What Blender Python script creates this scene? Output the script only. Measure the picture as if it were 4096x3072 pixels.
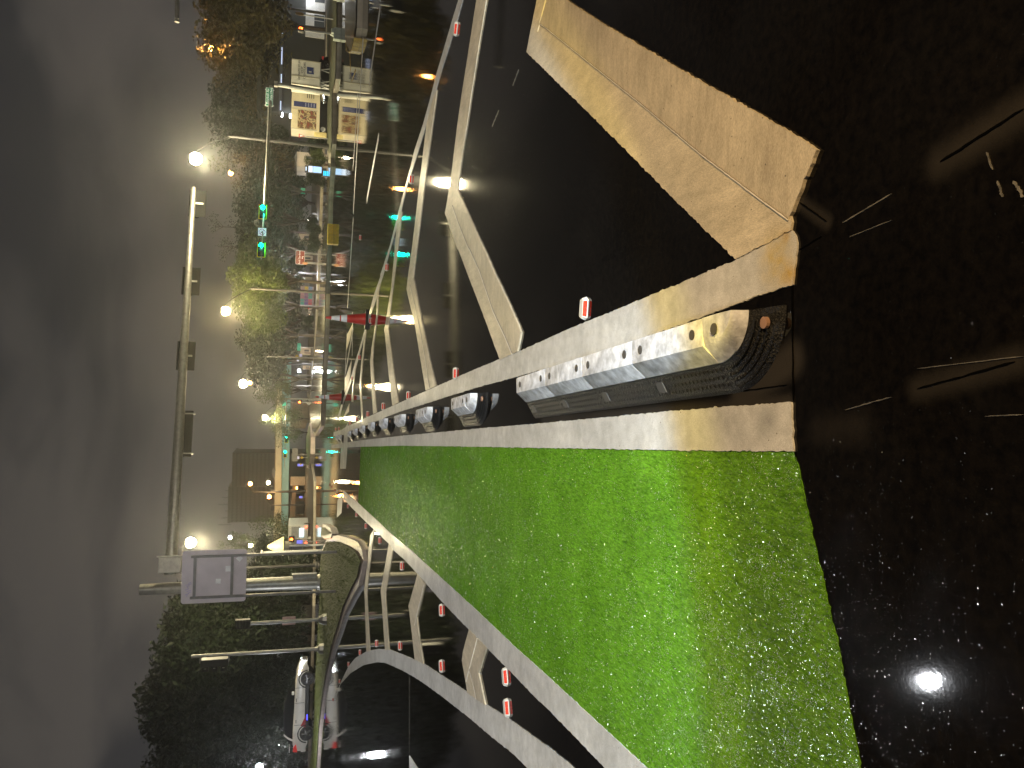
import bpy, bmesh, math, random
from mathutils import Vector, Matrix, Euler
for o in list(bpy.data.objects):
    bpy.data.objects.remove(o, do_unlink=True)
SC = bpy.context.scene
COL = SC.collection
R = math.radians
# ------------------------------------------------------------------ camera (portrait phone photo stored on its side)
PITCH, ROLL, EYE = math.atan(858.0/3076.0), 0.025, 1.5
cam = bpy.data.cameras.new('camera'); cam.sensor_fit = 'HORIZONTAL'; cam.sensor_width = 36.0
cam.lens = 36.0*3076.0/4096.0; cam.clip_start = 0.05; cam.clip_end = 3000
camo = bpy.data.objects.new('camera', cam); COL.objects.link(camo)
fw = Vector((0, math.cos(PITCH), -math.sin(PITCH))); rt0 = Vector((1, 0, 0)); up0 = Vector((0, math.sin(PITCH), math.cos(PITCH)))
rt = rt0*math.cos(ROLL)+up0*math.sin(ROLL); up = up0*math.cos(ROLL)-rt0*math.sin(ROLL)
M = Matrix.Identity(4)
for i in range(3):
    M[i][0] = -up[i]; M[i][1] = rt[i]; M[i][2] = -fw[i]
M[2][3] = EYE
camo.matrix_world = M
SC.camera = camo
# ------------------------------------------------------------------ night sky: low overcast lit by the city
W = bpy.data.worlds.new('World'); SC.world = W; W.use_nodes = True
nt = W.node_tree; nt.nodes.clear()
def N(t, typ, **kw):
    n = t.nodes.new(typ)
    for k, v in kw.items():
        if k in n.inputs: n.inputs[k].default_value = v
        else: setattr(n, k, v)
    return n
wo = N(nt, 'ShaderNodeOutputWorld'); bg = N(nt, 'ShaderNodeBackground')
tc = N(nt, 'ShaderNodeTexCoord'); mp = N(nt, 'ShaderNodeMapping'); mp.inputs['Scale'].default_value = (1.6, 1.6, 4.0)
nz = N(nt, 'ShaderNodeTexNoise', Scale=2.3, Detail=6.0, Roughness=0.5, Distortion=0.4)
cr = N(nt, 'ShaderNodeValToRGB')
cr.color_ramp.elements[0].position = 0.43; cr.color_ramp.elements[0].color = (0.034, 0.033, 0.034, 1)
cr.color_ramp.elements[1].position = 0.60; cr.color_ramp.elements[1].color = (0.078, 0.070, 0.063, 1)
sx = N(nt, 'ShaderNodeSeparateXYZ'); mr = N(nt, 'ShaderNodeMapRange')
mr.inputs['From Min'].default_value = 0.0; mr.inputs['From Max'].default_value = 0.5
mr.inputs['To Min'].default_value = 1.1; mr.inputs['To Max'].default_value = 0.62
mx = N(nt, 'ShaderNodeMix', data_type='RGBA', blend_type='MULTIPLY'); mx.inputs[0].default_value = 1.0
L = nt.links.new
L(tc.outputs['Generated'], mp.inputs['Vector']); L(mp.outputs['Vector'], nz.inputs['Vector']); L(nz.outputs['Fac'], cr.inputs['Fac'])
L(tc.outputs['Generated'], sx.inputs['Vector']); L(sx.outputs['Z'], mr.inputs['Value'])
L(cr.outputs['Color'], mx.inputs[6]); L(mr.outputs['Result'], mx.inputs[7]); L(mx.outputs[2], bg.inputs['Color'])
bg.inputs['Strength'].default_value = 1.0
L(bg.outputs['Background'], wo.inputs['Surface'])
SC.view_settings.view_transform = 'Standard'; SC.view_settings.look = 'None'
SC.view_settings.exposure = 0.0; SC.view_settings.gamma = 1.0; SC.view_settings.use_curve_mapping = False
SC.cycles.sample_clamp_indirect = 4.0; SC.cycles.sample_clamp_direct = 0
SC.cycles.max_bounces = 6; SC.cycles.volume_bounces = 0
SC.cycles.use_light_tree = True
RNG = random.Random(7)
# ------------------------------------------------------------------ headlights of the car standing behind the viewer
def spot(name, loc, tgt, power, col, size, blend, rad):
    l = bpy.data.lights.new(name, 'SPOT'); l.energy = power; l.color = col; l.spot_size = R(size); l.spot_blend = blend; l.shadow_soft_size = rad
    o = bpy.data.objects.new(name, l); COL.objects.link(o); o.location = loc
    o.rotation_euler = (Vector(tgt)-Vector(loc)).to_track_quat('-Z', 'Y').to_euler()
    return o
HB = Vector((1.2, -2.0, 1.5)); HD = Vector((-0.33, 0.944, 0.0))
def beam_target(size, near): return HB+HD*math.cos(R(size/2-near))+Vector((0, 0, math.sin(R(size/2-near))))
spot('headlamp_beam', HB, beam_target(140, 16.7), 3700, (0.40, 0.65, 1.0), 140, 0.012, 0.03)
spot('headlamp_beam_fringe', HB, beam_target(140, 17.7), 1700, (1.0, 0.78, 0.12), 140, 0.012, 0.03)
# ------------------------------------------------------------------ materials
MATS = {}
def base_mat(name):
    m = bpy.data.materials.new(name); m.use_nodes = True
    t = m.node_tree; p = t.nodes['Principled BSDF']
    return m, t, p
def mat(name, col, rough=0.5, metal=0.0, var=0.25, scale=6.0, bump=0.0, bscale=60.0, coat=0.0, emit=None, estr=0.0, spec=0.5):
    if name in MATS: return MATS[name]
    m, t, p = base_mat(name); L = t.links.new
    tc = N(t, 'ShaderNodeTexCoord'); nz = N(t, 'ShaderNodeTexNoise', Scale=scale, Detail=6.0, Roughness=0.6)
    L(tc.outputs['Object'], nz.inputs['Vector'])
    ra = N(t, 'ShaderNodeValToRGB'); e = ra.color_ramp.elements
    e[0].position = 0.3; e[1].position = 0.7
    e[0].color = tuple(c*(1-var) for c in col)+(1,); e[1].color = tuple(min(1, c*(1+var*0.5)) for c in col)+(1,)
    L(nz.outputs['Fac'], ra.inputs['Fac']); L(ra.outputs['Color'], p.inputs['Base Color'])
    rr = N(t, 'ShaderNodeMapRange'); rr.inputs['To Min'].default_value = max(0.02, rough-0.08); rr.inputs['To Max'].default_value = min(1, rough+0.1)
    L(nz.outputs['Fac'], rr.inputs['Value']); L(rr.outputs['Result'], p.inputs['Roughness'])
    p.inputs['Metallic'].default_value = metal; p.inputs['Specular IOR Level'].default_value = spec
    if bump:
        n2 = N(t, 'ShaderNodeTexNoise', Scale=bscale, Detail=3.0); L(tc.outputs['Object'], n2.inputs['Vector'])
        b = N(t, 'ShaderNodeBump', Strength=bump, Distance=0.01); L(n2.outputs['Fac'], b.inputs['Height']); L(b.outputs['Normal'], p.inputs['Normal'])
    if coat:
        p.inputs['Coat Weight'].default_value = coat; p.inputs['Coat Roughness'].default_value = 0.06
    if emit:
        p.inputs['Emission Color'].default_value = tuple(emit)+(1,); p.inputs['Emission Strength'].default_value = estr
    MATS[name] = m; return m
def seg_mask(t, pos, a, b, r, soft):
    """soft capsule round a segment on the ground: 1 inside"""
    L = t.links.new
    av = Vector((a[0], a[1], 0)); d = Vector((b[0]-a[0], b[1]-a[1], 0)); ln = d.length; d.normalize()
    sub = N(t, 'ShaderNodeVectorMath', operation='SUBTRACT'); L(pos, sub.inputs[0]); sub.inputs[1].default_value = av
    dt = N(t, 'ShaderNodeVectorMath', operation='DOT_PRODUCT'); L(sub.outputs[0], dt.inputs[0]); dt.inputs[1].default_value = d
    cl = N(t, 'ShaderNodeClamp'); cl.inputs['Min'].default_value = 0; cl.inputs['Max'].default_value = ln; L(dt.outputs['Value'], cl.inputs['Value'])
    sc = N(t, 'ShaderNodeVectorMath', operation='SCALE'); sc.inputs[0].default_value = d; L(cl.outputs[0], sc.inputs['Scale'])
    s2 = N(t, 'ShaderNodeVectorMath', operation='SUBTRACT'); L(sub.outputs[0], s2.inputs[0]); L(sc.outputs[0], s2.inputs[1])
    le = N(t, 'ShaderNodeVectorMath', operation='LENGTH'); L(s2.outputs[0], le.inputs[0])
    m = N(t, 'ShaderNodeMapRange', interpolation_type='SMOOTHSTEP'); m.inputs['From Min'].default_value = r; m.inputs['From Max'].default_value = max(1e-3, r-soft)
    m.inputs['To Min'].default_value = 0; m.inputs['To Max'].default_value = 1
    L(le.outputs['Value'], m.inputs['Value'])
    return m.outputs['Result']
def wet_ground(name, c0, c1, cscale=8.0, stretch=(1, 1, 1), grain=0.5, gscale=130.0, patches=(), film=0.035, extra=None, baserough=0.55, coat=1.0, ripple=0.05, spec=0.1, patchcol=(0.040, 0.035, 0.029), thr=(0.35, 0.65), fine=(0.72, 1.12), fscale=330.0):
    m, t, p = base_mat(name); L = t.links.new
    ge = N(t, 'ShaderNodeNewGeometry'); pos = ge.outputs['Position']
    mp = N(t, 'ShaderNodeMapping'); mp.inputs['Scale'].default_value = stretch; L(pos, mp.inputs['Vector'])
    nz = N(t, 'ShaderNodeTexNoise', Scale=cscale, Detail=6.0, Roughness=0.65); L(mp.outputs[0], nz.inputs['Vector'])
    ra = N(t, 'ShaderNodeValToRGB'); e = ra.color_ramp.elements; e[0].position, e[1].position = thr; e[0].color = c0+(1,); e[1].color = c1+(1,)
    L(nz.outputs['Fac'], ra.inputs['Fac'])
    col = ra.outputs['Color']
    for (a, b, r, soft, st) in patches:
        k = seg_mask(t, pos, a, b, r, soft)
        mul = N(t, 'ShaderNodeMath', operation='MULTIPLY'); L(k, mul.inputs[0]); mul.inputs[1].default_value = st
        mxx = N(t, 'ShaderNodeMix', data_type='RGBA'); L(mul.outputs[0], mxx.inputs[0]); L(col, mxx.inputs[6]); mxx.inputs[7].default_value = patchcol+(1,)
        col = mxx.outputs[2]
    if extra: col = extra(t, pos, col)
    gn_ = N(t, 'ShaderNodeTexNoise', Scale=2.2, Detail=5.0, Roughness=0.6); L(pos, gn_.inputs['Vector'])
    gr_ = N(t, 'ShaderNodeMapRange'); gr_.inputs['From Min'].default_value = 0.35; gr_.inputs['From Max'].default_value = 0.65
    gr_.inputs['To Min'].default_value = 0.80; gr_.inputs['To Max'].default_value = 1.06; L(gn_.outputs['Fac'], gr_.inputs['Value'])
    gm_ = N(t, 'ShaderNodeMix', data_type='RGBA', blend_type='MULTIPLY'); gm_.inputs[0].default_value = 1.0; L(col, gm_.inputs[6]); L(gr_.outputs['Result'], gm_.inputs[7]); col = gm_.outputs[2]
    fn = N(t, 'ShaderNodeTexNoise', Scale=fscale, Detail=2.0, Roughness=0.7); L(mp.outputs[0], fn.inputs['Vector'])
    fr = N(t, 'ShaderNodeMapRange'); fr.inputs['From Min'].default_value = 0.32; fr.inputs['From Max'].default_value = 0.68
    fr.inputs['To Min'].default_value = fine[0]; fr.inputs['To Max'].default_value = fine[1]; L(fn.outputs['Fac'], fr.inputs['Value'])
    fm = N(t, 'ShaderNodeMix', data_type='RGBA', blend_type='MULTIPLY'); fm.inputs[0].default_value = 1.0; L(col, fm.inputs[6]); L(fr.outputs['Result'], fm.inputs[7]); col = fm.outputs[2]
    L(col, p.inputs['Base Color'])
    p.inputs['Roughness'].default_value = baserough
    gn = N(t, 'ShaderNodeTexNoise', Scale=gscale, Detail=2.0, Roughness=0.6); L(pos, gn.inputs['Vector'])
    b = N(t, 'ShaderNodeBump', Strength=grain, Distance=0.006); L(gn.outputs['Fac'], b.inputs['Height']); L(b.outputs['Normal'], p.inputs['Normal'])
    # water film: long soft ripples, thicker in the puddles
    pu = N(t, 'ShaderNodeTexNoise', Scale=0.35, Detail=3.0); L(pos, pu.inputs['Vector'])
    r2 = N(t, 'ShaderNodeMapRange'); r2.inputs['From Min'].default_value = 0.4; r2.inputs['From Max'].default_value = 0.62
    r2.inputs['To Min'].default_value = film*1.8; r2.inputs['To Max'].default_value = film*0.8
    L(pu.outputs['Fac'], r2.inputs['Value']); L(r2.outputs['Result'], p.inputs['Coat Roughness'])
    w2 = N(t, 'ShaderNodeTexNoise', Scale=26.0, Detail=4.0, Roughness=0.7); L(pos, w2.inputs['Vector'])
    b2 = N(t, 'ShaderNodeBump', Strength=ripple, Distance=0.01); L(w2.outputs['Fac'], b2.inputs['Height']); L(b2.outputs['Normal'], p.inputs['Coat Normal'])
    p.inputs['Coat Weight'].default_value = coat; p.inputs['Coat IOR'].default_value = 1.33
    p.inputs['Specular IOR Level'].default_value = spec
    MATS[name] = m; return m
# ------------------------------------------------------------------ mesh building
class MB:
    def __init__(s): s.bm = bmesh.new()
    def quad(s, pts):
        vs = [s.bm.verts.new(p) for p in pts]
        return s.bm.faces.new(vs)
    def box(s, c, d, rz=0.0, rx=0.0, ry=0.0, bev=0.0):
        mt = Matrix.Translation(c) @ Euler((rx, ry, rz)).to_matrix().to_4x4() @ Matrix.Diagonal((d[0], d[1], d[2], 1))
        r = bmesh.ops.create_cube(s.bm, size=1.0, matrix=mt)
        if bev:
            es = list({e for v in r['verts'] for e in v.link_edges})
            bmesh.ops.bevel(s.bm, geom=es, offset=bev, segments=2, affect='EDGES', profile=0.5)
        return s
    def tube(s, pts, rads, seg=10, cap=True):
        pts = [Vector(p) for p in pts]
        if not hasattr(rads, '__len__'): rads = [rads]*len(pts)
        rings = []; ref = None
        for i, p in enumerate(pts):
            d = (pts[min(i+1, len(pts)-1)]-pts[max(i-1, 0)]).normalized()
            if ref is None or abs(ref.dot(d)) > 0.95: ref = Vector((1, 0, 0)) if abs(d.x) < 0.8 else Vector((0, 1, 0))
            a = d.cross(ref).normalized(); b = d.cross(a).normalized(); ref = a.cross(d) if False else ref
            rings.append([s.bm.verts.new(p+(a*math.cos(2*math.pi*k/seg)+b*math.sin(2*math.pi*k/seg))*rads[i]) for k in range(seg)])
        for i in range(len(rings)-1):
            for k in range(seg):
                s.bm.faces.new((rings[i][k], rings[i][(k+1) % seg], rings[i+1][(k+1) % seg], rings[i+1][k]))
        if cap:
            s.bm.faces.new(rings[0][::-1]); s.bm.faces.new(rings[-1])
        return s
    def lathe(s, prof, seg=20, axis='Z', c=(0, 0, 0)):
        rings = []
        for (r, h) in prof:
            ring = []
            for k in range(seg):
                a = 2*math.pi*k/seg
                if axis == 'Z': v = (c[0]+r*math.cos(a), c[1]+r*math.sin(a), c[2]+h)
                elif axis == 'Y': v = (c[0]+r*math.cos(a), c[1]+h, c[2]+r*math.sin(a))
                else: v = (c[0]+h, c[1]+r*math.cos(a), c[2]+r*math.sin(a))
                ring.append(s.bm.verts.new(v))
            rings.append(ring)
        for i in range(len(rings)-1):
            for k in range(seg):
                s.bm.faces.new((rings[i][k], rings[i][(k+1) % seg], rings[i+1][(k+1) % seg], rings[i+1][k]))
        s.bm.faces.new(rings[0][::-1]); s.bm.faces.new(rings[-1]); return s
    def prism(s, poly, y0, y1, axis='Y'):
        """2D outline (x,z) pulled along y (axis Y), or (x,y) pulled along z (axis Z), or (y,z) along x"""
        def P(p, h): return (p[0], h, p[1]) if axis == 'Y' else ((p[0], p[1], h) if axis == 'Z' else (h, p[0], p[1]))
        a = [s.bm.verts.new(P(p, y0)) for p in poly]; b = [s.bm.verts.new(P(p, y1)) for p in poly]
        n = len(poly)
        f0 = s.bm.faces.new(a); f1 = s.bm.faces.new(b[::-1])
        for i in range(n): s.bm.faces.new((a[i], b[i], b[(i+1) % n], a[(i+1) % n]))
        f0.normal_update(); f1.normal_update(); bmesh.ops.triangulate(s.bm, faces=[f0, f1], ngon_method='EAR_CLIP'); return s
    def loft(s, secs, cap=True):
        rings = [[s.bm.verts.new(p) for p in q] for q in secs]; n = len(secs[0])
        for i in range(len(rings)-1):
            for k in range(n): s.bm.faces.new((rings[i][k], rings[i][(k+1) % n], rings[i+1][(k+1) % n], rings[i+1][k]))
        if cap: s.bm.faces.new(rings[0][::-1]); s.bm.faces.new(rings[-1])
        return s
    def build(s, name, m, parent=None, smooth=False, kind=None):
        bmesh.ops.recalc_face_normals(s.bm, faces=s.bm.faces)
        me = bpy.data.meshes.new(name); s.bm.to_mesh(me); s.bm.free()
        me.materials.append(m)
        if smooth:
            for p in me.polygons: p.use_smooth = True
            try: me.set_sharp_from_angle(angle=R(40))
            except Exception: pass
        return link(name, me, parent, kind)
def link(name, me, parent=None, kind=None):
    o = bpy.data.objects.new(name, me); COL.objects.link(o)
    if parent: o.parent = parent
    if kind: o['kind'] = kind
    return o
def thing(name, label, cat, loc=(0, 0, 0), rz=0.0, group=None):
    o = bpy.data.objects.new(name, None); COL.objects.link(o); o.empty_display_size = 0.2
    o.location = loc if len(loc) == 3 else (loc[0], loc[1], 0); o.rotation_euler = (0, 0, rz)
    return tag(o, label, cat, group)
def tag(o, label, cat, group=None):
    o['label'] = label; o['category'] = cat
    if group: o['group'] = group
    return o
def copy_tree(o, parent=None):
    c = o.copy(); COL.objects.link(c); c.parent = parent
    for ch in list(o.children): copy_tree(ch, c)
    return c
def lamp_light(name, loc, power, col, rad, parent=None):
    l = bpy.data.lights.new(name, 'POINT'); l.energy = power; l.color = col; l.shadow_soft_size = rad
    o = bpy.data.objects.new(name, l); COL.objects.link(o); o.location = loc
    if parent: o.parent = parent
    return o
def text(name, s, loc, size, m, parent, align='CENTER', rz=0.0):
    c = bpy.data.curves.new(name, 'FONT'); c.body = s; c.size = size; c.extrude = 0.004; c.align_x = align; c.align_y = 'CENTER'
    c.materials.append(m)
    tmp = bpy.data.objects.new(name, c); COL.objects.link(tmp); bpy.context.view_layer.update()
    me = bpy.data.meshes.new_from_object(tmp.evaluated_get(bpy.context.evaluated_depsgraph_get())); bpy.data.objects.remove(tmp, do_unlink=True)
    o = bpy.data.objects.new(name, me); COL.objects.link(o); o.location = loc; o.rotation_euler = (R(90), 0, rz); o.parent = parent
    return o
def emis(name, col, strength):
    return mat(name, tuple(c*0.6 for c in col), 0.4, emit=col, estr=strength, var=0.05)
dullpole = mat('dull_painted_pole', (0.045, 0.042, 0.04), 0.6, 0.0, 0.3, 4.0)
galv = mat('galvanised_steel', (0.42, 0.41, 0.38), 0.42, 0.75, 0.3, 5.0)
darkmetal = mat('dark_metal', (0.03, 0.03, 0.032), 0.4, 0.2, 0.3)
sigblk = mat('signal_black', (0.005, 0.005, 0.005), 0.85, 0.0, 0.2, spec=0.08)
blackpl = mat('black_plastic', (0.018, 0.018, 0.018), 0.45, 0.0, 0.3)
concrete = mat('wet_concrete', (0.36, 0.32, 0.26), 0.45, 0, 0.35, 2.5, 0.35, 40, 0.6)
white_p = mat('white_sheet_metal', (0.72, 0.72, 0.70), 0.45, 0, 0.15)
alu = mat('bare_aluminium', (0.52, 0.49, 0.49), 0.5, 0.35, 0.18, 3.0)
steelw = mat('sign_white', (0.75, 0.75, 0.8), 0.4, 0, 0.06)
# ------------------------------------------------------------------ road and its markings
crackA = [(0.623,1.31),(0.569,1.531)]; crackB = [(0.013,1.585),(0.076,1.315)]; crackC = [(0.59,2.079),(0.505,1.948)]; crackD = [(-0.097,1.993),(-0.076,1.723)]
asphalt = wet_ground('wet_asphalt', (0.0020, 0.0016, 0.0012), (0.0065, 0.0052, 0.0040), 30.0, grain=0.3, gscale=160.0, film=0.022, ripple=0.011, spec=0.0, baserough=0.7,
    patches=[(crackA[0], crackA[1], 0.075, 0.075, 0.55), (crackB[0], crackB[1], 0.055, 0.055, 0.55), (crackC[0], crackC[1], 0.04, 0.038, 0.6),
             ((-0.113,1.961), (-0.095,1.79), 0.08, 0.08, 0.3), ((0.102,2.099), (-0.027,2.393), 0.09, 0.07, 0.9), ((-0.037,2.111), (-0.225,4.631), 0.045, 0.04, 0.8), ((0.078,2.264), (0.078,2.254), 0.03, 0.03, 0.9)])
def stain(t, pos, col):
    L = t.links.new
    for (c, r, k) in [((0.366,2.118), 0.07, (0.55, 0.33, 0.03)), ((0.494,2.137), 0.035, (0.45, 0.27, 0.06)), ((0.428,2.185), 0.14, (0.60, 0.44, 0.13)), ((-0.102,2.215), 0.10, (0.36, 0.36, 0.36))]:
        mk = seg_mask(t, pos, c, (c[0]+0.001, c[1]), r, r*0.95)
        nz = N(t, 'ShaderNodeTexNoise', Scale=28.0, Detail=4.0); L(pos, nz.inputs['Vector'])
        mu = N(t, 'ShaderNodeMath', operation='MULTIPLY'); L(mk, mu.inputs[0]); L(nz.outputs['Fac'], mu.inputs[1])
        mm = N(t, 'ShaderNodeMath', operation='MULTIPLY'); L(mu.outputs[0], mm.inputs[0]); mm.inputs[1].default_value = 1.35
        x = N(t, 'ShaderNodeMix', data_type='RGBA'); L(mm.outputs[0], x.inputs[0]); L(col, x.inputs[6]); x.inputs[7].default_value = k+(1,); col = x.outputs[2]
    sp = N(t, 'ShaderNodeTexVoronoi', Scale=16.0); L(pos, sp.inputs['Vector'])
    s2 = N(t, 'ShaderNodeMath', operation='LESS_THAN'); L(sp.outputs['Distance'], s2.inputs[0]); s2.inputs[1].default_value = 0.05
    x = N(t, 'ShaderNodeMix', data_type='RGBA'); L(s2.outputs[0], x.inputs[0]); L(col, x.inputs[6]); x.inputs[7].default_value = (0.16, 0.14, 0.11, 1)
    return x.outputs[2]
paint = wet_ground('white_road_paint', (0.52, 0.515, 0.50), (0.67, 0.665, 0.65), 14.0, grain=0.30, gscale=190.0, film=0.2, extra=stain, baserough=0.5, coat=0.15, ripple=0.12)
tape = wet_ground('warm_tint_road_tape', (0.54, 0.475, 0.36), (0.70, 0.62, 0.48), 20.0, (1.0, 0.25, 1), grain=0.28, gscale=170.0, film=0.2, extra=stain, baserough=0.5, coat=0.12, ripple=0.12)  # tan tint puts warm lamplight into otherwise white tape
green = wet_ground('green_lane_paint', (0.060, 0.185, 0.006), (0.150, 0.365, 0.026), 85.0, (1.0, 0.22, 1), grain=0.9, gscale=95.0, film=0.12, baserough=0.5, coat=0.01, ripple=0.5, spec=0.0, thr=(0.30, 0.52), fine=(0.52, 1.2), fscale=190.0)
tape2 = wet_ground('warm_tint_road_tape_upper', (0.47, 0.41, 0.315), (0.61, 0.54, 0.42), 26.0, (0.3, 1.0, 1), grain=0.28, gscale=170.0, film=0.2, extra=stain, baserough=0.5, coat=0.12, ripple=0.12)  # same lamplight tan, darker for the overlapping layer
yellow = wet_ground('yellow_road_paint', (0.36, 0.22, 0.02), (0.62, 0.42, 0.04), 6.0, film=0.08, coat=0.8)
mb = MB(); mb.quad([(-345, -19, 0), (345, -19, 0), (345, 675, 0), (-345, 675, 0)])
road = mb.build('road', asphalt, kind='structure')
def mark(name, pts, z, m, jit=0.0018, seed=1):
    rg = random.Random(seed); out = []
    n = len(pts)
    for i in range(n):
        a = Vector(pts[i]); b = Vector(pts[(i+1) % n]); out.append(a)
        d = (b-a).length; step = max(0.012, 0.006*(a.length+b.length)*0.5)
        k = min(160, int(d/step)) if a.length < 14 else 0
        for j in range(1, k):
            p = a.lerp(b, j/k); out.append(p+Vector((rg.gauss(0, jit), rg.gauss(0, jit))))
    bm = bmesh.new()
    v = [bm.verts.new((p[0], p[1], z)) for p in out]; f = bm.faces.new(v)
    w = [bm.verts.new((p[0], p[1], 0.0006)) for p in out]
    for i in range(len(v)): bm.faces.new((v[i], w[i], w[(i+1) % len(v)], v[(i+1) % len(v)]))
    f.normal_update(); bmesh.ops.triangulate(bm, faces=[f], ngon_method='EAR_CLIP')
    mb = MB(); mb.bm.free(); mb.bm = bm
    return mb.build(name, m, road)
def strip(name, a, b, z, m=None, jit=0.0018, seed=1): return mark(name, list(a)+list(b)[::-1], z, m or paint, jit, seed)
# green lane between its two white lines
gr_r = [(-0.188,2.071),(-0.231,2.567),(-0.288,3.255),(-0.384,4.45),(-0.553,6.524),(-0.964,11.527),(-1.266,14.965),(-1.594,18.705)]
gr_l = [(-1.642,3.002),(-1.755,4.411),(-1.816,5.077),(-1.915,6.402),(-2.007,7.508),(-2.124,8.877),(-2.22,10.053),(-2.461,12.578),(-2.588,14.267),(-2.975,18.876)]
gr_n = [(-0.188,2.075),(-0.228,2.05),(-0.331,2.013),(-0.614,1.897),(-0.725,1.846),(-0.864,1.802),(-1.026,1.746)]
far_g = [(-1.622,18.737),(-2.381,18.842),(-2.992,19.09)]
mark('green_lane', gr_n + gr_l + far_g[::-1] + gr_r[::-1], 0.003, green, 0.0022, 3)
strip('lane_line', gr_r + [(-2.044,23.736),(-2.315,26.708),(-2.974,34.161)], [(-0.035,2.089),(-0.07,2.575),(-0.118,3.157),(-0.243,4.63),(-0.399,6.541),(-0.822,11.555),(-1.119,15.002),(-1.474,19.091),(-1.899,23.794),(-2.171,26.773),(-2.869,34.511)], 0.008, seed=4)
strip('lane_line', [(0.335,2.096),(0.315,2.324),(0.276,2.654),(0.211,3.284),(0.142,4.044),(0.055,5.197),(-0.045,6.581),(-0.46,11.625),(-0.611,13.273),(-0.768,14.872),(-1.177,19.186),(-1.556,23.658),(-1.845,26.575),(-2.348,32.617)],
      [(0.463,2.079),(0.488,2.088),(0.507,2.106),(0.46,2.437),(0.432,2.81),(0.389,3.333),(0.325,4.169),(0.233,5.171),(0.119,6.6),(-0.325,11.652),(-0.48,13.389),(-0.804,17.08),(-1.042,19.78),(-1.406,23.854),(-1.718,26.978),(-2.179,32.71)], 0.007, seed=5)
strip('lane_line', gr_l + [(-3.539,25.02)], [(-1.862,3.45),(-1.941,4.352),(-1.984,4.725),(-2.008,5.032),(-2.038,5.348),(-2.091,5.897),(-2.155,6.563),(-2.266,7.817),(-2.381,9.441),(-2.467,10.552),(-2.617,11.936),(-2.66,12.696),(-3.064,16.929),(-3.485,21.542),(-3.759,24.925)], 0.008, seed=6)
# foreground chevron of two overlapping tapes, its second arm leaves the frame
strip('chevron_bar', [(2.847,4.782),(2.594,4.967),(2.331,5.185),(1.436,3.857),(0.82,2.955),(0.464,2.429)], [(2.563,4.256),(2.356,4.465),(2.296,4.738),(1.295,3.194),(0.91,2.648),(0.671,2.287),(0.557,2.114),(0.533,2.105),(0.509,2.111),(0.488,2.239)], 0.010, tape, seed=7)
strip('chevron_bar', [(2.508,4.659),(2.392,4.873),(2.26,4.671),(1.309,3.262),(0.901,2.671),(0.66,2.301),(0.543,2.118)], [(2.519,4.66),(2.299,4.346),(1.895,3.755),(1.317,2.883),(0.899,2.238),(0.754,2.021),(0.727,1.986)], 0.014, tape2, seed=8)
strip('chevron_bar', [(2.797,4.528),(2.456,4.592)], [(2.517,4.025),(2.236,4.154)], 0.017, tape, seed=9)
# chevrons of the right-hand gore
barB = [(0.183,5.709),(0.321,5.92),(0.59,6.318),(0.982,6.931),(1.303,7.422),(1.324,7.484),(1.765,8.115),(1.825,8.217),(1.904,8.134),(2.204,7.874),(2.601,7.643),(2.832,7.465),(3.167,7.173),(3.504,6.885),(3.699,6.78)]
barBr = [(0.232,5.213),(0.361,5.13),(0.417,5.207),(0.651,5.569),(0.903,5.979),(1.123,6.31),(1.264,6.537),(1.576,7.013),(1.933,7.56),(2.005,7.524),(2.246,7.358),(2.452,7.176),(2.693,7.001),(3.014,6.741),(3.313,6.482),(3.483,6.355)]
strip('chevron_bar', barB, barBr, 0.010, tape, seed=10)
strip('chevron_bar', [(0.217,5.353),(0.353,5.566),(0.574,5.946),(0.96,6.458),(1.215,6.881),(1.235,6.935),(1.554,7.424),(1.807,7.775)], [(0.231,5.218),(0.36,5.139),(0.414,5.216),(0.649,5.576),(0.9,5.984),(1.121,6.316),(1.262,6.544),(1.575,7.029)], 0.013, tape2, seed=11)
strip('chevron_bar', [(-0.105,9.212),(0.259,9.658),(0.716,10.196),(0.964,10.574),(1.204,10.974),(1.342,11.168),(1.521,11.031),(1.835,10.725),(2.167,10.47),(2.709,10.079),(3.25,9.686),(3.274,9.609),(3.391,9.323),(3.434,8.982)],
      [(-0.039,8.52),(0.288,9.041),(0.649,9.503),(1.035,10.011),(1.431,10.525),(1.499,10.478),(1.765,10.291),(2.103,10.019),(2.654,9.594),(3.104,9.225),(3.173,9.162),(3.299,9.055),(3.428,8.951)], 0.010, tape, seed=12)
strip('chevron_bar', [(-0.08,8.921),(0.239,9.232),(0.69,9.802),(1.066,10.337),(1.335,10.77)], [(-0.039,8.532),(0.287,9.054),(0.648,9.517),(1.034,10.026),(1.416,10.506)], 0.013, tape2, seed=13)
strip('chevron_bar', [(-0.396,12.542),(0.126,13.183),(0.837,13.922),(0.918,14.053),(1.192,13.662),(1.579,13.135),(2.162,12.752),(2.24,12.75),(2.537,12.512),(2.696,12.291)], [(-0.324,11.8),(0.132,12.424),(0.642,13.096),(0.914,13.406),(1.084,13.294),(1.51,12.928),(2.103,12.385),(2.267,12.229),(2.617,11.915)], 0.010, tape)
strip('chevron_bar', [(-0.676,15.765),(0.004,16.394),(0.411,16.74),(0.719,16.433),(1.046,15.926),(1.365,15.587),(1.754,15.644),(1.888,15.233)], [(-0.612,15.063),(0.06,15.814),(0.426,16.129),(0.733,16.062),(1.005,15.703),(1.348,15.38),(1.719,15.313),(1.871,14.94)], 0.010, tape)
strip('chevron_bar', [(-0.955,18.614),(-0.139,19.563),(0.331,19.179),(0.89,18.644),(1.13,18.054)], [(-0.9,18.161),(-0.101,19.043),(0.341,18.774),(0.889,18.261),(1.122,17.906)], 0.010, tape)
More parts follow.
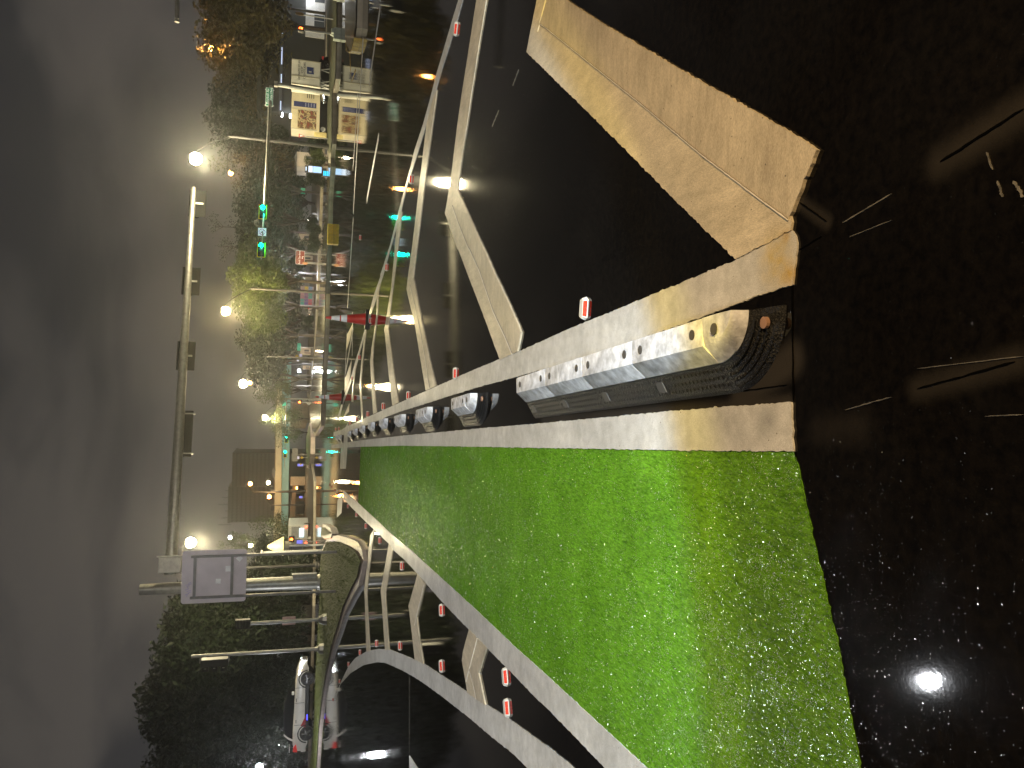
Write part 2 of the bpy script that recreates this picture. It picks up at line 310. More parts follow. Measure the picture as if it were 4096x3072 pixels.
strip('chevron_bar', [(-0.629,22.397),(-0.2,22.13),(0.235,21.477),(0.393,20.898)], [(-0.609,21.709),(-0.176,21.649),(0.25,21.099),(0.407,20.66)], 0.010, tape)
# outer line of the gore
strip('lane_line', [(4.064,7.571),(3.927,7.778),(3.86,8.104),(3.75,8.562),(3.648,9.013),(3.51,9.44),(3.359,9.982),(3.23,10.722),(3.104,11.068),(2.966,11.568),(2.815,12.114),(2.656,12.594),(2.362,13.482),(2.051,15.075),(2.019,15.009),(1.76,16.41),(1.413,17.607),(1.16,18.506),(0.764,20.047),(0.512,21.239),(0.15,22.55),(-0.741,27.012),(-1.467,29.903)],
      [(3.94,7.323),(3.815,7.541),(3.733,7.8),(3.649,8.177),(3.578,8.538),(3.499,8.871),(3.345,9.382),(3.249,9.746),(3.118,10.33),(3.015,10.785),(2.917,11.315),(2.731,11.862),(2.584,12.235),(2.433,12.913),(1.975,14.488),(1.908,14.817),(1.576,16.067),(1.389,17.04),(1.137,18.123),(0.795,19.331),(0.426,20.554),(0.096,21.79),(-0.713,26.023),(-1.408,28.7)], 0.006, seed=14)
# lane lines farther across the junction
for a, b, ww in [((7.921,16.549), (7.196,18.945), 0.16), ((5.066,16.131), (4.315,18.779), 0.16), ((9.358,21.371), (5.028,23.663), 0.22), ((4.881,23.61), (2.351,25.37), 0.22), ((8.387,22.882), (6.528,24.35), 0.16),
                 ((1.973,22.92), (0.695,22.597), 0.12), ((1.514,25.291), (0.028,25.844), 0.12), ((1.508,22.403), (0.239,25.524), 0.14)]:
    d = (Vector(b)-Vector(a)).normalized(); nn = Vector((-d.y, d.x))*ww*0.5
    mark('lane_line', [tuple(Vector(a)+nn), tuple(Vector(b)+nn), tuple(Vector(b)-nn), tuple(Vector(a)-nn)], 0.005, paint)
mark('turn_arrow', [(0.581,22.757),(0.006,25.834),(-0.416,25.769),(-0.181,24.27),(0.13,23.122)], 0.006, tape)
mark('turn_arrow', [(1.647,22.518),(1.447,25.264),(0.951,25.418),(1.251,23.545)], 0.006, tape)
mark('turn_arrow', [(-0.695,23.266),(-1.228,25.995),(-0.939,23.327)], 0.006, tape)
mark('stop_line', [(-1.306,23.758),(-1.878,26.906),(-3.104,27.42),(-2.736,24.156),(-2.057,23.731)], 0.004, paint)
mark('stop_line', [(-3.651,25.198),(-4.347,28.467),(-5.048,28.735),(-4.378,25.855),(-3.815,25.446)], 0.004, paint)
# left-hand gore: curved line and its rungs
strip('lane_line', [(-10.248,25.777),(-9.161,23.835),(-7.615,20.831),(-6.665,18.734),(-5.473,15.741),(-4.74,13.698),(-4.212,12.105),(-3.748,10.521),(-3.262,8.81),(-2.706,6.582),(-2.523,5.852),(-2.36,5.207),(-2.158,4.335),(-2.085,3.972),(-2.009,3.563)],
      [(-10.91,26.842),(-9.427,24.288),(-7.583,20.23),(-6.055,16.56),(-5.013,13.809),(-4.598,12.594),(-4.016,10.683),(-3.607,9.257),(-3.192,7.69),(-2.869,6.399),(-2.704,5.702),(-2.537,5.034),(-2.483,4.75),(-2.339,4.158)], 0.007, seed=15)
strip('rung_bar', [(-2.145,6.543),(-2.421,6.766),(-2.506,6.8),(-2.599,6.679),(-2.699,6.532)], [(-2.084,5.888),(-2.378,6.13),(-2.458,6.014),(-2.54,5.884)], 0.010, tape, seed=16)
strip('rung_bar', [(-2.474,6.485),(-2.553,6.279),(-2.617,6.196)], [(-2.084,5.888),(-2.378,6.13),(-2.539,5.891)], 0.0135, tape2, seed=17)
strip('rung_bar', [(-2.385,9.486),(-2.98,10.182),(-3.117,9.979),(-3.463,9.541)], [(-2.353,8.898),(-2.913,9.445),(-3.095,9.233),(-3.282,8.877)], 0.010, tape)
strip('rung_bar', [(-2.628,12.541),(-3.691,13.567),(-3.782,13.395),(-4.427,12.716)], [(-2.624,12.007),(-3.515,12.838),(-3.612,12.816),(-4.238,12.161)], 0.010, tape)
strip('rung_bar', [(-3.12,15.709),(-4.502,16.793),(-4.668,16.6),(-5.558,15.927)], [(-2.86,14.994),(-4.331,16.146),(-4.527,16.09),(-5.29,15.189)], 0.010, tape)
mark('lane_line', [(-4.796,9.818),(-5,9.782),(-4.514,8.798),(-4.643,9.208),(-4.733,9.576)], 0.006, paint)
seamm = mat('tape_edge_shade_dirt', (0.20, 0.18, 0.15), 0.6); seamh = mat('tape_edge_highlight', (0.75, 0.70, 0.62), 0.5)  # seam strips: pale one paints a highlight, dark one shade and dirt
def polyline(name, pts, w, m, z):
    l = []; r = []
    for i, q_ in enumerate(pts):
        d = (Vector(pts[min(i+1, len(pts)-1)])-Vector(pts[max(i-1, 0)])).normalized(); nn = Vector((-d.y, d.x))*w*0.5
        l.append(tuple(Vector(q_)+nn)); r.append(tuple(Vector(q_)-nn))
    return mark(name, l+r[::-1], z, m, 0.0006)
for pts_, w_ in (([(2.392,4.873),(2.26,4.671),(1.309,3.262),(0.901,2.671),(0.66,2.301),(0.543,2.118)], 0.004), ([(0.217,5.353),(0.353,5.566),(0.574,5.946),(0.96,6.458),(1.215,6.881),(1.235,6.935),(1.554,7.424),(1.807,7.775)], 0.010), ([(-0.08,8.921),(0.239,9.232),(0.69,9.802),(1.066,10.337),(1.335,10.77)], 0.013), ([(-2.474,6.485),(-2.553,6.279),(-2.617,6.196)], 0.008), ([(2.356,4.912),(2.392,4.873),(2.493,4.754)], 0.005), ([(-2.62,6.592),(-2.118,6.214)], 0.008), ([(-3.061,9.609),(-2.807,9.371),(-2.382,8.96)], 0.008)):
    polyline('tape_seam_highlight_shade', pts_, w_, seamh, 0.0165); polyline('tape_seam_highlight_shade', [(a_[0]+w_*0.8, a_[1]) for a_ in pts_], w_*0.7, seamm, 0.0155)
# joints and scratches in the asphalt
crackm = mat('crack_filler', (0.002, 0.002, 0.002), 0.9, spec=0.0); scratchm = mat('scratch_grey', (0.13, 0.12, 0.10), 0.6, var=0.7, scale=40)
def line(name, a, b, w, m, z=0.003, seed=2):
    d = (Vector(b)-Vector(a)); nn = Vector((-d.y, d.x)).normalized()*w*0.5; rg = random.Random(seed); k = 12
    l = []; r = []
    for i in range(k+1):
        p = Vector(a).lerp(Vector(b), i/k)+nn.normalized()*rg.gauss(0, w*0.13); f = 0.25 if i in (0, k) else rg.uniform(0.6, 1.1)
        l.append(tuple(p+nn*f)); r.append(tuple(p-nn*f))
    return mark(name, l+r[::-1], z, m, 0.0)
for i, (a, b, w) in enumerate([(crackA[0], crackA[1], 0.006), (crackB[0], crackB[1], 0.005), (crackC[0], crackC[1], 0.004), ((0.441,2.076), (0.465,1.971), 0.004), ((0.332,2.106), (-0.036,2.085), 0.006), ((-0.004,2.372), (0.019,2.118), 0.004)]):
    line('crack', a, b, w, crackm, seed=i)
for i, (a, b, w) in enumerate([((0.487,1.877), (0.527,1.69), 0.0035), ((0.441,1.847), (0.457,1.687), 0.002), ((-0.05,1.846), (-0.009,1.674), 0.003), ((0.064,1.587), (0.087,1.295), 0.002), ((-0.046,1.386), (-0.038,1.291), 0.002), ((0.555,1.4), (0.51,1.383), 0.004), ((0.482,1.37), (0.442,1.355), 0.005), ((0.472,1.329), (0.431,1.304), 0.006), ((2.231,5.557), (2.293,5.404), 0.018), ((2.124,6.184), (2.186,5.968), 0.018), ((-3.83,10.009), (-4.804,9.835), 0.012)]):
    line('scratch', a, b, w, scratchm, seed=i+20)
line('yellow_line', (11.728,28.044), (10.075,26.528), 0.16, yellow, 0.006); line('yellow_line', (9.601,24.268), (9.976,26.21), 0.14, yellow, 0.008)
line('yellow_line', (7.367,42.864), (6.332,43.776), 0.2, yellow, 0.006)
# metallic flakes added for glints, some clustered where lamps mirror in the road
def sparkle_flakes(name, poly, n, smin, smax, m, z, tilt, seed, near=None):
    rg = random.Random(seed); vs = []; fs = []
    xs = [p[0] for p in poly]; ys = [p[1] for p in poly]
    def inside(x, y):
        c = False; j = len(poly)-1
        for i in range(len(poly)):
            if (poly[i][1] > y) != (poly[j][1] > y) and x < (poly[j][0]-poly[i][0])*(y-poly[i][1])/(poly[j][1]-poly[i][1])+poly[i][0]: c = not c
            j = i
        return c
    k = 0
    while k < n:
        if near:
            x, y = rg.gauss(near[0], near[2]), rg.gauss(near[1], near[3])
        else:
            x = rg.uniform(min(xs), max(xs)); y = min(ys)+(max(ys)-min(ys))*rg.random()**1.9
        if not inside(x, y): 
            k += 0.02; continue
        k += 1
        s = rg.uniform(smin, smax)*min(2.6, 0.55+0.13*y)
        e = Euler((rg.gauss(0, tilt), rg.gauss(0, tilt), rg.uniform(0, 6.3))).to_matrix()
        b = len(vs)
        for c in ((-1, -1, 0), (1, -1, 0), (1, 1, 0), (-1, 1, 0)):
            q = e @ (Vector(c)*s); vs.append((x+q.x, y+q.y, z+s*0.6+q.z))
        fs.append((b, b+1, b+2, b+3))
    me = bpy.data.meshes.new(name); me.from_pydata(vs, [], fs); me.materials.append(m)
    o = link(name, me, road, 'stuff'); return o
gl_g = mat('sparkle_flake_green', (0.62, 0.70, 0.55), 0.26, 1.0, 0.1)
gl_a = mat('sparkle_flake_dark', (0.55, 0.52, 0.48), 0.22, 1.0, 0.1)
sparkle_flakes('green_sparkle_flakes', gr_n + gr_l + far_g[::-1] + gr_r[::-1], 65000, 0.0008, 0.0016, gl_g, 0.004, 0.25, 5)
sparkle_flakes('asphalt_sparkle_flakes', [(-6, 1.2), (8, 1.2), (10, 18), (-9, 18)], 4500, 0.0007, 0.0015, gl_a, 0.001, 0.2, 6)
sparkle_flakes('asphalt_sparkle_flakes', [(-6, 0.8), (8, 0.8), (10, 18), (-9, 18)], 2200, 0.0007, 0.0014, gl_a, 0.001, 0.09, 16, (-0.75, 1.75, 0.30, 0.30))
sparkle_flakes('green_sparkle_flakes', gr_n + gr_l + far_g[::-1] + gr_r[::-1], 16000, 0.0007, 0.0015, gl_g, 0.004, 0.16, 18, (-1.3, 2.2, 0.55, 0.55))
sparkle_flakes('green_sparkle_flakes', gr_n + gr_l + far_g[::-1] + gr_r[::-1], 14000, 0.0012, 0.0026, gl_g, 0.004, 0.14, 19, (-2.0, 9.0, 0.9, 3.0))
GS = (1.855,7.418); sparkle_flakes('asphalt_sparkle_flakes', [(-6, 0.8), (8, 0.8), (10, 18), (-9, 18)], 3800, 0.0009, 0.0018, gl_a, 0.001, 0.09, 17, (GS[0], GS[1], 0.55, 1.5))
# ------------------------------------------------------------------ rubber lane separators
rub = mat('black_rubber', (0.006, 0.006, 0.0065), 0.42, 0, 0.4, 40.0, 1.0, 140, 0.0, spec=0.35)
wht = mat('scuffed_white_plastic', (0.68, 0.70, 0.76), 0.65, 0, 0.50, 17.0, 0.3, 90, 0.0, spec=0.2)
dirt = mat('dirty_bolt_recess', (0.06, 0.055, 0.05), 0.6, 0, 0.4)
RIM = [(0.0, 0.0), (0.0, 0.062), (0.0, 0.128), (0.006, 0.134), (0.10, 0.132), (0.155, 0.072)]     # white part, s to the left of the straight face
BLK = [(0.155, 0.072), (0.166, 0.056), (0.25, 0.012), (0.262, 0.0)]
def sep_module(L0, L1, par):
    g = 0.0015
    root = thing_part('module', par)
    q = MB(); sec = [(0, 0.0), (0, 0.05), (0, 0.128), (-0.008, 0.134), (-0.10, 0.132), (-0.158, 0.070), (-0.158, 0.0)]
    q.loft([[(x*0.992, L0+g, z*0.985) for x, z in sec], [(x, L0+g+0.009, z) for x, z in sec], [(x, L1-0.02, z) for x, z in sec], [(x*0.992, L1-0.008, z*0.985) for x, z in sec], [(x*0.992, L1-g, z*0.985) for x, z in sec]])
    w = q.build('white_top', wht, par, True)
    q = MB(); sec = [(-0.159, 0.0), (-0.159, 0.066), (-0.166, 0.058), (-0.25, 0.014), (-0.262, 0.0)]
    q.loft([[(x, L0+g, z) for x, z in sec], [(x, L1-g, z) for x, z in sec]]); 
    for r in range(3):
        for k in range(int((L1-L0)/0.03)):
            x = -0.18-0.026*r; z = 0.058-(0.166+(-x-0.166)-0.166)*0.52*1.0
            q.box((x, L0+0.02+k*0.03+0.012*(r % 2), 0.058-(-x-0.166)*0.525+0.002), (0.012, 0.012, 0.004), ry=-0.48)
    b = q.build('black_flank', rub, par)
    for yy in (L0+0.07, L1-0.09):
        q = MB(); q.lathe([(0.019, 0.0), (0.019, 0.003), (0.012, 0.0035)], 14, 'Z', (-0.05, yy, 0.1325)); q.build('bolt', dirt, w)
    q = MB(); q.box((-0.205, L1-0.09, 0.040), (0.05, 0.06, 0.006), ry=-0.48, bev=0.002); q.build('bolt_recess', dirt, b)
def thing_part(n, p): return p
def sep_cap(y0, y1, par):
    """quarter-round nose from y0 (tip) to y1 where it meets the first module"""
    n = 14; Lc = y1-y0
    def ring(sx, sy, z): return [(-sx*math.sin(math.pi/2*k/n), y1-sy*math.cos(math.pi/2*k/n), z) for k in range(n+1)]
    q = MB(); rings = [ring(0.158, Lc*0.62, 0.0), ring(0.158, Lc*0.62, 0.068), ring(0.10, Lc*0.56, 0.122), ring(0.06, Lc*0.3, 0.130)]
    V = [[q.bm.verts.new(p) for p in r] for r in rings]; top = q.bm.verts.new((0, y1, 0.132)); bot = q.bm.verts.new((0, y1, 0.0))
    for i in range(3):
        for k in range(n): q.bm.faces.new((V[i][k], V[i][k+1], V[i+1][k+1], V[i+1][k]))
    for k in range(n): q.bm.faces.new((V[3][k], V[3][k+1], top)); q.bm.faces.new((V[0][k], bot, V[0][k+1]))
    q.bm.faces.new([V[i][0] for i in range(4)]+[top, bot]); q.bm.faces.new([bot, top]+[V[i][n] for i in range(3, -1, -1)])
    w = q.build('white_nose', wht, par, True)
    q = MB(); rings = [ring(0.262, Lc, 0.0), ring(0.25, Lc*0.96, 0.014), ring(0.166, Lc*0.64, 0.058), ring(0.159, Lc*0.622, 0.064), ring(0.159, Lc*0.622, 0.0)]
    V = [[q.bm.verts.new(p) for p in r] for r in rings]
    for i in range(4):
        for k in range(n): q.bm.faces.new((V[i][k], V[i][k+1], V[i+1][k+1], V[i+1][k]))
    q.bm.faces.new([V[i][0] for i in range(5)]); q.bm.faces.new([V[i][n] for i in range(4, -1, -1)])
    for r in range(4):
        for k in range(3+r, 22):
            a = math.pi/2*k/23; f = 0.70+0.075*r
            q.box((-0.262*f*math.sin(a), y1-Lc*f*math.cos(a), 0.056-0.0125*r), (0.011, 0.011, 0.004), rz=-a)
    b = q.build('black_skirt', rub, par)
    q = MB(); q.lathe([(0.021, 0.0), (0.021, 0.003), (0.013, 0.0035)], 14, 'Z', (-0.05, y1-0.075, 0.129)); q.build('bolt', dirt, w)
    q = MB(); q.lathe([(0.02, 0.0), (0.02, 0.012), (0.012, 0.013)], 14, 'Z', (-0.05, y1-Lc*0.80, 0.034)); q.build('bolt', mat('rusty_bolt', (0.35, 0.20, 0.13), 0.6), b)
def separator(label, x, y, rz, mods, group=None, proto=None):
    if proto:
        c = copy_tree(proto); c.location = (x, y, 0.0); c.rotation_euler = (0, 0, rz); c['label'] = label; c['group'] = group; return c
    t = thing('lane_separator', label, 'lane separator', (x, y, 0.0), rz, group)
    sep_cap(0.0, 0.30, t); y0 = 0.30
    for i in range(mods): sep_module(y0, y0+0.595, t); y0 += 0.595
    return t
separator('long rubber lane separator of four white modules with a black rounded nose', 0.275, 2.135, 0.0875, 4)
one = separator('short white and black lane separator following the long one in the row', -0.073, 6.09, 0.085, 1, 'short lane separators in a row')
names = ['second', 'third', 'fourth', 'fifth', 'sixth', 'seventh', 'eighth']
for i, (x, y) in enumerate([(-0.262, 8.24), (-0.437, 10.38), (-0.60, 12.5), (-0.78, 14.65), (-0.97, 16.8), (-1.17, 18.9), (-1.38, 21.1)]):
    separator('short white and black lane separator, %s behind the long four-module one' % names[i], x, y, 0.085, 1, 'short lane separators in a row', one)
separator('small lane separator beyond the stop line, closer one of two', -1.80, 25.6, 0.1, 1, 'short lane separators in a row', one)
separator('small lane separator beyond the stop line, farther one of two', -1.95, 27.6, 0.1, 1, 'short lane separators in a row', one)
# ------------------------------------------------------------------ raised pavement markers with red reflectors
rpm_w = mat('marker_white', (0.7, 0.68, 0.64), 0.4); rpm_r = mat('marker_red_reflector', (0.85, 0.05, 0.02), 0.25, 0.0, 0.35, 120.0, 0.8, 300)
rpm_m = MB(); rpm_m.loft([[(-.064, 0, 0), (-.05, -.032, 0), (.05, -.032, 0), (.064, 0, 0), (.05, .045, 0), (-.05, .045, 0)], [(-.055, 0, .019), (-.045, -.012, .019), (.045, -.012, .019), (.055, 0, .019), (.044, .034, .019), (-.044, .034, .019)]])
rm0 = None
def rpm(p, label, sc=1.0):
    global rm0
    if rm0 is None:
        t = thing('pavement_marker', label, 'road stud', (p[0], p[1], 0.001), 0, 'red reflective road studs')
        rpm_m.build('stud_body', rpm_w, t)
        q = MB(); q.quad([(-.042, -.0295, .003), (.042, -.0295, .003), (.040, -.0135, .0165), (-.040, -.0135, .0165)]); 
        r = q.build('reflector', rpm_r, t); r.location = (0, -0.003, 0.0015); rm0 = t
    else:
        t = copy_tree(rm0); t.location = (p[0], p[1], 0.001); t['label'] = label
    t.rotation_euler = (0, 0, math.atan2(-p[0], p[1])); t.scale = (sc, sc, sc*1.3); return t
right = 'red reflector road stud in the gore to the right of the lane separators'
for i, (p, l) in enumerate([((0.42,3.919), 'red reflector road stud beside the line opposite the long lane separator'), ((0.089,7.441), 'red reflector road stud beside the line next to the first short separator'), ((-0.198,10.754), 'red reflector road stud beside the line next to the second short separator')]
    + [(q, right) for q in [(-0.462,13.96),(-0.741,17.076),(-1.011,20.183),(-1.25,22.75),(0.582,19.861),(0.049,22.221),(1.304,16.984),(-1.96,31.109),(-1.794,28.816),(3.66,7.847),(2.888,10.984),(3.751,20.584),(2.048,13.968)]]):
    rpm(p, l, 1.0 if i < 3 else 1.15)
left = 'red reflector road stud among the rungs between the green lane and curved line'
for p in [(-2.363,7.862),(-2.916,7.785),(-2.635,10.97),(-3.77,10.963),(-2.886,13.993),(-4.776,14.092),(-3.147,16.847),(-6.118,17.523),(-3.365,19.559),(-7.626,20.992),(-3.67,22.799),(-9.482,24.681),(-11.435,28.107),(-4.671,35.07),(-4.496,33.13),(-4.278,30.464),(-4.165,28.764),(-2.107,5.327),(-2.306,5.267)]: rpm(p, left, 1.05)
# ------------------------------------------------------------------ traffic cones
red_pl = mat('cone_red_plastic', (0.52, 0.028, 0.02), 0.35, 0, 0.25, 4, 0, 50, 0.4); refl = mat('reflective_band', (0.85, 0.88, 0.95), 0.3)
def cone(loc, h, label, rz=0.0):
    t = thing('traffic_cone', label, 'traffic cone', loc, rz, 'red traffic cones'); s = h/0.92
    q = MB(); q.box((0, 0, 0.03*s), (0.36*s, 0.36*s, 0.06*s), bev=0.012*s); q.build('base', blackpl, t)
    def rad(z): return 0.142*s+(0.022*s-0.142*s)*(z/h)
    q = MB(); q.lathe([(rad(0.05*h)*1.05, 0.05*h), (rad(0.09*h), 0.09*h), (rad(0.985*h), 0.985*h), (rad(h)*0.6, h)], 24); b = q.build('cone_body', red_pl, t, True)
    for z0, z1 in ((0.50*h, 0.64*h), (0.67*h, 0.865*h)):
        q = MB(); q.lathe([(rad(z0)+0.001, z0), (rad(z0)+0.003*s, z0+0.002), (rad(z1)+0.003*s, z1-0.002), (rad(z1)+0.001, z1)], 24); q.build('reflective_collar', refl, b, True)
    q = MB(); q.box((rad(0.3*h)*0.8*0, -rad(0.3*h)-0.001, 0.3*h), (0.004, 0.004, 0.44*h), rx=-0.135); q.build('moulding_seam', red_pl, b)
    return t
cone((1.38,17.664), 0.93, 'tall red traffic cone with two white collars beside the gore line', 0.3)
cone((-0.596,26.687), 0.92, 'red traffic cone standing before the far concrete median, dull collars', 0.6)
# ------------------------------------------------------------------ raised islands, medians, pavements
grassm = mat('night_grass', (0.10, 0.125, 0.028), 0.8, 0, 0.5, 9.0, 0.8, 30)
curbm = mat('worn_curb_concrete', (0.58, 0.48, 0.43), 0.5, 0, 0.3, 3.0, 0.3, 40, 0.4)
soil = mat('wet_soil', (0.05, 0.04, 0.025), 0.7, 0, 0.4, 6, 0.6, 30)
def raised(name, pts, h, inset, mside, mtop=None, topname='grass_top', kind='structure', rise=0.01):
    bm = bmesh.new(); a = [bm.verts.new((p[0], p[1], 0.0)) for p in pts]; b = [bm.verts.new((p[0], p[1], h-0.02)) for p in pts]
    cx = sum(p[0] for p in pts)/len(pts); cy = sum(p[1] for p in pts)/len(pts)
    for i in range(len(a)): bm.faces.new((a[i], a[(i+1) % len(a)], b[(i+1) % len(a)], b[i]))
    f = bm.faces.new(b); f.normal_update(); bmesh.ops.inset_region(bm, faces=[f], thickness=0.03, depth=0.02)
    inner = None
    if mtop:
        bmesh.ops.inset_region(bm, faces=[f], thickness=inset, depth=0.0)
        inner = [tuple(v.co[:2]) for v in f.verts]
    f.normal_update(); bmesh.ops.triangulate(bm, faces=[f], ngon_method='EAR_CLIP')
    q = MB(); q.bm.free(); q.bm = bm; o = q.build(name, mside, kind=kind)
    if mtop:
        bm = bmesh.new(); v = [bm.verts.new((p[0], p[1], h+rise)) for p in inner]; g = bm.faces.new(v); g.normal_update(); bmesh.ops.triangulate(bm, faces=[g], ngon_method='EAR_CLIP')
        q = MB(); q.bm.free(); q.bm = bm; q.build(topname, mtop, o)
    return o, inner
isl_pts = [(-5.228,26.58),(-4.334,21.674),(-3.751,18.265),(-3.638,16.749),(-3.777,16.293),(-4.203,16.871),(-4.575,17.36),(-5.474,19.518),(-6.678,22.248),(-7.948,24.621),(-9.811,28.253),(-12.113,32.013),(-14.3,35.158),(-16.817,38.151),(-19.75,40.145),(-21.611,41.058),(-27.939,53.18),(-25.613,52.162),(-19.365,45.47),(-17.38,45.374),(-14.966,43.989),(-12.694,42.684),(-11.576,41.588),(-9.886,41.993),(-8.824,40.957),(-6.786,34.19)]
isl, isl_in = raised('grass_island', isl_pts, 0.10, 0.20, curbm, grassm)
raised('median_tip', [(-7.358,40.306),(-6.537,35.618),(-5.809,30.925),(-5.75,29.366),(-6.189,30.714),(-7.382,36.42),(-8.239,41.409)], 0.14, 0.15, curbm, grassm)
med_f = [(11.707,41.706),(10.877,40.379),(9.713,42.8),(8.235,42.276),(4.714,43.536),(2.853,43.124),(0.401,44.917),(-2.722,46.252),(-4.284,59.703)]
med_b = [(12.442,44.824),(12.108,45.011),(10.884,48.034),(9.644,50.559),(7.258,54.365),(5.788,57.053),(3.4,66.184),(1.133,72.229),(-1.392,85.365),(-3.822,85.364),(-5.281,79.886)]
raised('concrete_median', med_f+med_b[::-1], 0.13, 0.25, concrete, mat('wet_median_top', (0.13, 0.115, 0.085), 0.3, 0, 0.4, 1.5, 0.1, 20, 1.0), 'paved_top')
raised('corner_pavement', [(19.785,38.313),(18.018,37.479),(16.128,36.587),(14.092,37.027),(14.088,38.483),(14.838,40.954),(11.922,40.004),(11.636,41.666),(12.053,43.46),(13.298,46.967),(18.265,50.533),(21.666,53.165),(27.32,57.086),(30.346,59.028)], 0.13, 0.3, concrete, mat('dim_verge', (0.035, 0.04, 0.018), 0.7, 0, 0.5, 5, 0.6, 30))
raised('far_verge', [(-2.5, 78), (9, 66), (24, 58), (60, 50), (70, 120), (-4, 120)], 0.12, 0.35, concrete, soil, 'bare_soil')
raised('left_verge', [(-8, 62), (-16, 56), (-30, 58), (-60, 60), (-60, 110), (-8, 120)], 0.12, 0.35, concrete, soil, 'bare_soil')
raised('middle_median', [(-4.252,76.72),(-5.366,73.296),(-6.851,72.441),(-8.8,78.059),(-10.633,95.244),(-8.852,101.208),(-6.468,97.807),(-4.664,84.128)], 0.22, 0.3, curbm, grassm)
nose = [(11.393,21.852),(10.578,21.795),(9.786,21.784),(9.735,22.633),(9.873,23.546),(10.609,25.497),(11.211,26.807),(12.023,27.788),(13.947,28.897),(15.238,29.394)]
raised('traffic_median', nose, 0.17, 0.12, concrete, mat('median_fill', (0.13, 0.115, 0.075), 0.4, 0, 0.4, 3, 0.3, 20, 0.5), 'paved_top')
q = MB(); np_ = [(9.713,22.276),(9.716,22.627),(9.853,23.539),(10.583,25.487),(11.285,27.036),(11.79,27.52),(11.198,26.66),(10.604,25.417),(10.066,23.954),(9.942,23.126),(9.959,22.852)]
q.prism(np_, 0.0, 0.185, 'Z'); q.build('painted_nose', yellow, bpy.data.objects['traffic_median'])
# grass blades on the island
def blades(name, poly, n, h, m, par, z, seed=3):
    rg = random.Random(seed); vs = []; fs = []; xs = [p[0] for p in poly]; ys = [p[1] for p in poly]
    def inside(x, y):
        c = False; j = len(poly)-1
        for i in range(len(poly)):
            if (poly[i][1] > y) != (poly[j][1] > y) and x < (poly[j][0]-poly[i][0])*(y-poly[i][1])/(poly[j][1]-poly[i][1])+poly[i][0]: c = not c
            j = i
        return c
    k = 0
    while k < n:
        x = rg.uniform(min(xs), max(xs)); y = rg.uniform(min(ys), max(ys)); k += 0.05
        if not inside(x, y): continue
        k += 0.95
        a = rg.uniform(0, 6.3); hh = h*rg.uniform(0.5, 1.3); dx, dy = math.cos(a)*0.008, math.sin(a)*0.008; b = len(vs)
        vs += [(x-dx, y-dy, z), (x+dx, y+dy, z), (x+rg.gauss(0, 0.05), y+rg.gauss(0, 0.05), z+hh)]; fs.append((b, b+1, b+2))
    me = bpy.data.meshes.new(name); me.from_pydata(vs, [], fs); me.materials.append(m); return link(name, me, par, 'stuff')
blades('grass_blades', isl_in, 26000, 0.07, grassm, isl, 0.10)
# ------------------------------------------------------------------ lamps
head_m = mat('lamp_housing', (0.22, 0.22, 0.22), 0.4, 0.5)
armm = mat('black_lamp_arm', (0.010, 0.010, 0.010), 0.7, 0.0, 0.2, spec=0.1)
def street_lamp(label, base, lamp, col, power, rad=0.16, estr=60.0, pr=(0.11, 0.06), dav=1.3, polem=None, seedname='street_lamp', hs=1.0, tall=None, vis=True):
    t = thing(seedname, label, 'street lamp', (base[0], base[1], base[2] if len(base) > 2 else 0.0), 0, 'street lamps')
    bz = base[2] if len(base) > 2 else 0.0
    lx, ly, lz = lamp[0]-base[0], lamp[1]-base[1], lamp[2]-bz
    top = (tall if tall else (lz-1.5 if hs > 2.5 else lz-0.25))
    q = MB(); q.tube([(0, 0, 0), (0, 0, top*0.5), (0, 0, top)], [pr[0], (pr[0]+pr[1])/2, pr[1]], 12); q.build('pole', polem or dullpole, t, True)
    q = MB(); q.lathe([(pr[0]*2.0, 0), (pr[0]*2.0, 0.05), (pr[0]*1.3, 0.12), (pr[0]*1.1, 0.3)], 12); q.build('pole_base', polem or dullpole, t)
    a = Vector((0, 0, top-0.1)); b = Vector((lx, ly, lz+0.14*hs))
    q = MB(); pts = [a.lerp(b, k/6)+Vector((0, 0, math.sin(math.pi*k/6)*0.10*(b-a).length)) for k in range(7)]
    q.tube(pts, [pr[1]*0.5]*3+[pr[1]*0.4]*4, 8); q.build('arm', armm, t, True)
    q = MB(); s = hs if hs < 2.5 else hs*0.85
    q.loft([[(lx+0.30*s*f*math.cos(k*math.pi/6), ly+0.15*s*f*math.sin(k*math.pi/6), lz+h*s) for k in range(12)] for f, h in ((0.42, 0.105), (0.42, 0.13), (0.32, 0.17), (0.14, 0.185))])
    q.build('lamp_head', head_m, t, True)
    q = MB(); q.lathe([(0.03*s, -0.15*s), (0.09*s, -0.125*s), (0.135*s, -0.07*s), (0.15*s, 0.0), (0.135*s, 0.07*s), (0.10*s, 0.11*s)], 18, 'Z', (lx, ly, lz)); q.build('lens', emis('lens_%.2f_%.2f_%.2f_%d' % (col+(int(estr),)), col, estr), t, True)
    lamp_light('lamp', (lx, ly, lz-0.17*s-rad*0.6), power, col, rad, t)
    return t
WARM = (1.0, 0.80, 0.38); YEL = (1.0, 0.86, 0.52); SOD = (1.0, 0.42, 0.09); LED = (0.93, 0.96, 1.0)
s1 = (11.291,43,6.891); street_lamp('tall street lamp glowing yellow white at the mast arm tip', (12.855,43.727), s1, YEL, 5200, 0.2, 60, (0.12, 0.06), hs=2.51)
s2 = (4.579,57,6.451); street_lamp('street lamp with bright yellow light above the big yellow lit tree', (6.416,58.599), s2, WARM, 4600, 0.18, 30, (0.12, 0.07), hs=2.51)
s3 = (-0.495,62,5.495); street_lamp('street lamp with pale yellow light above the lime lit tree', (s3[0]+2.2, 64.0), s3, YEL, 3200, 0.16, 40, (0.07, 0.04), hs=2.55)
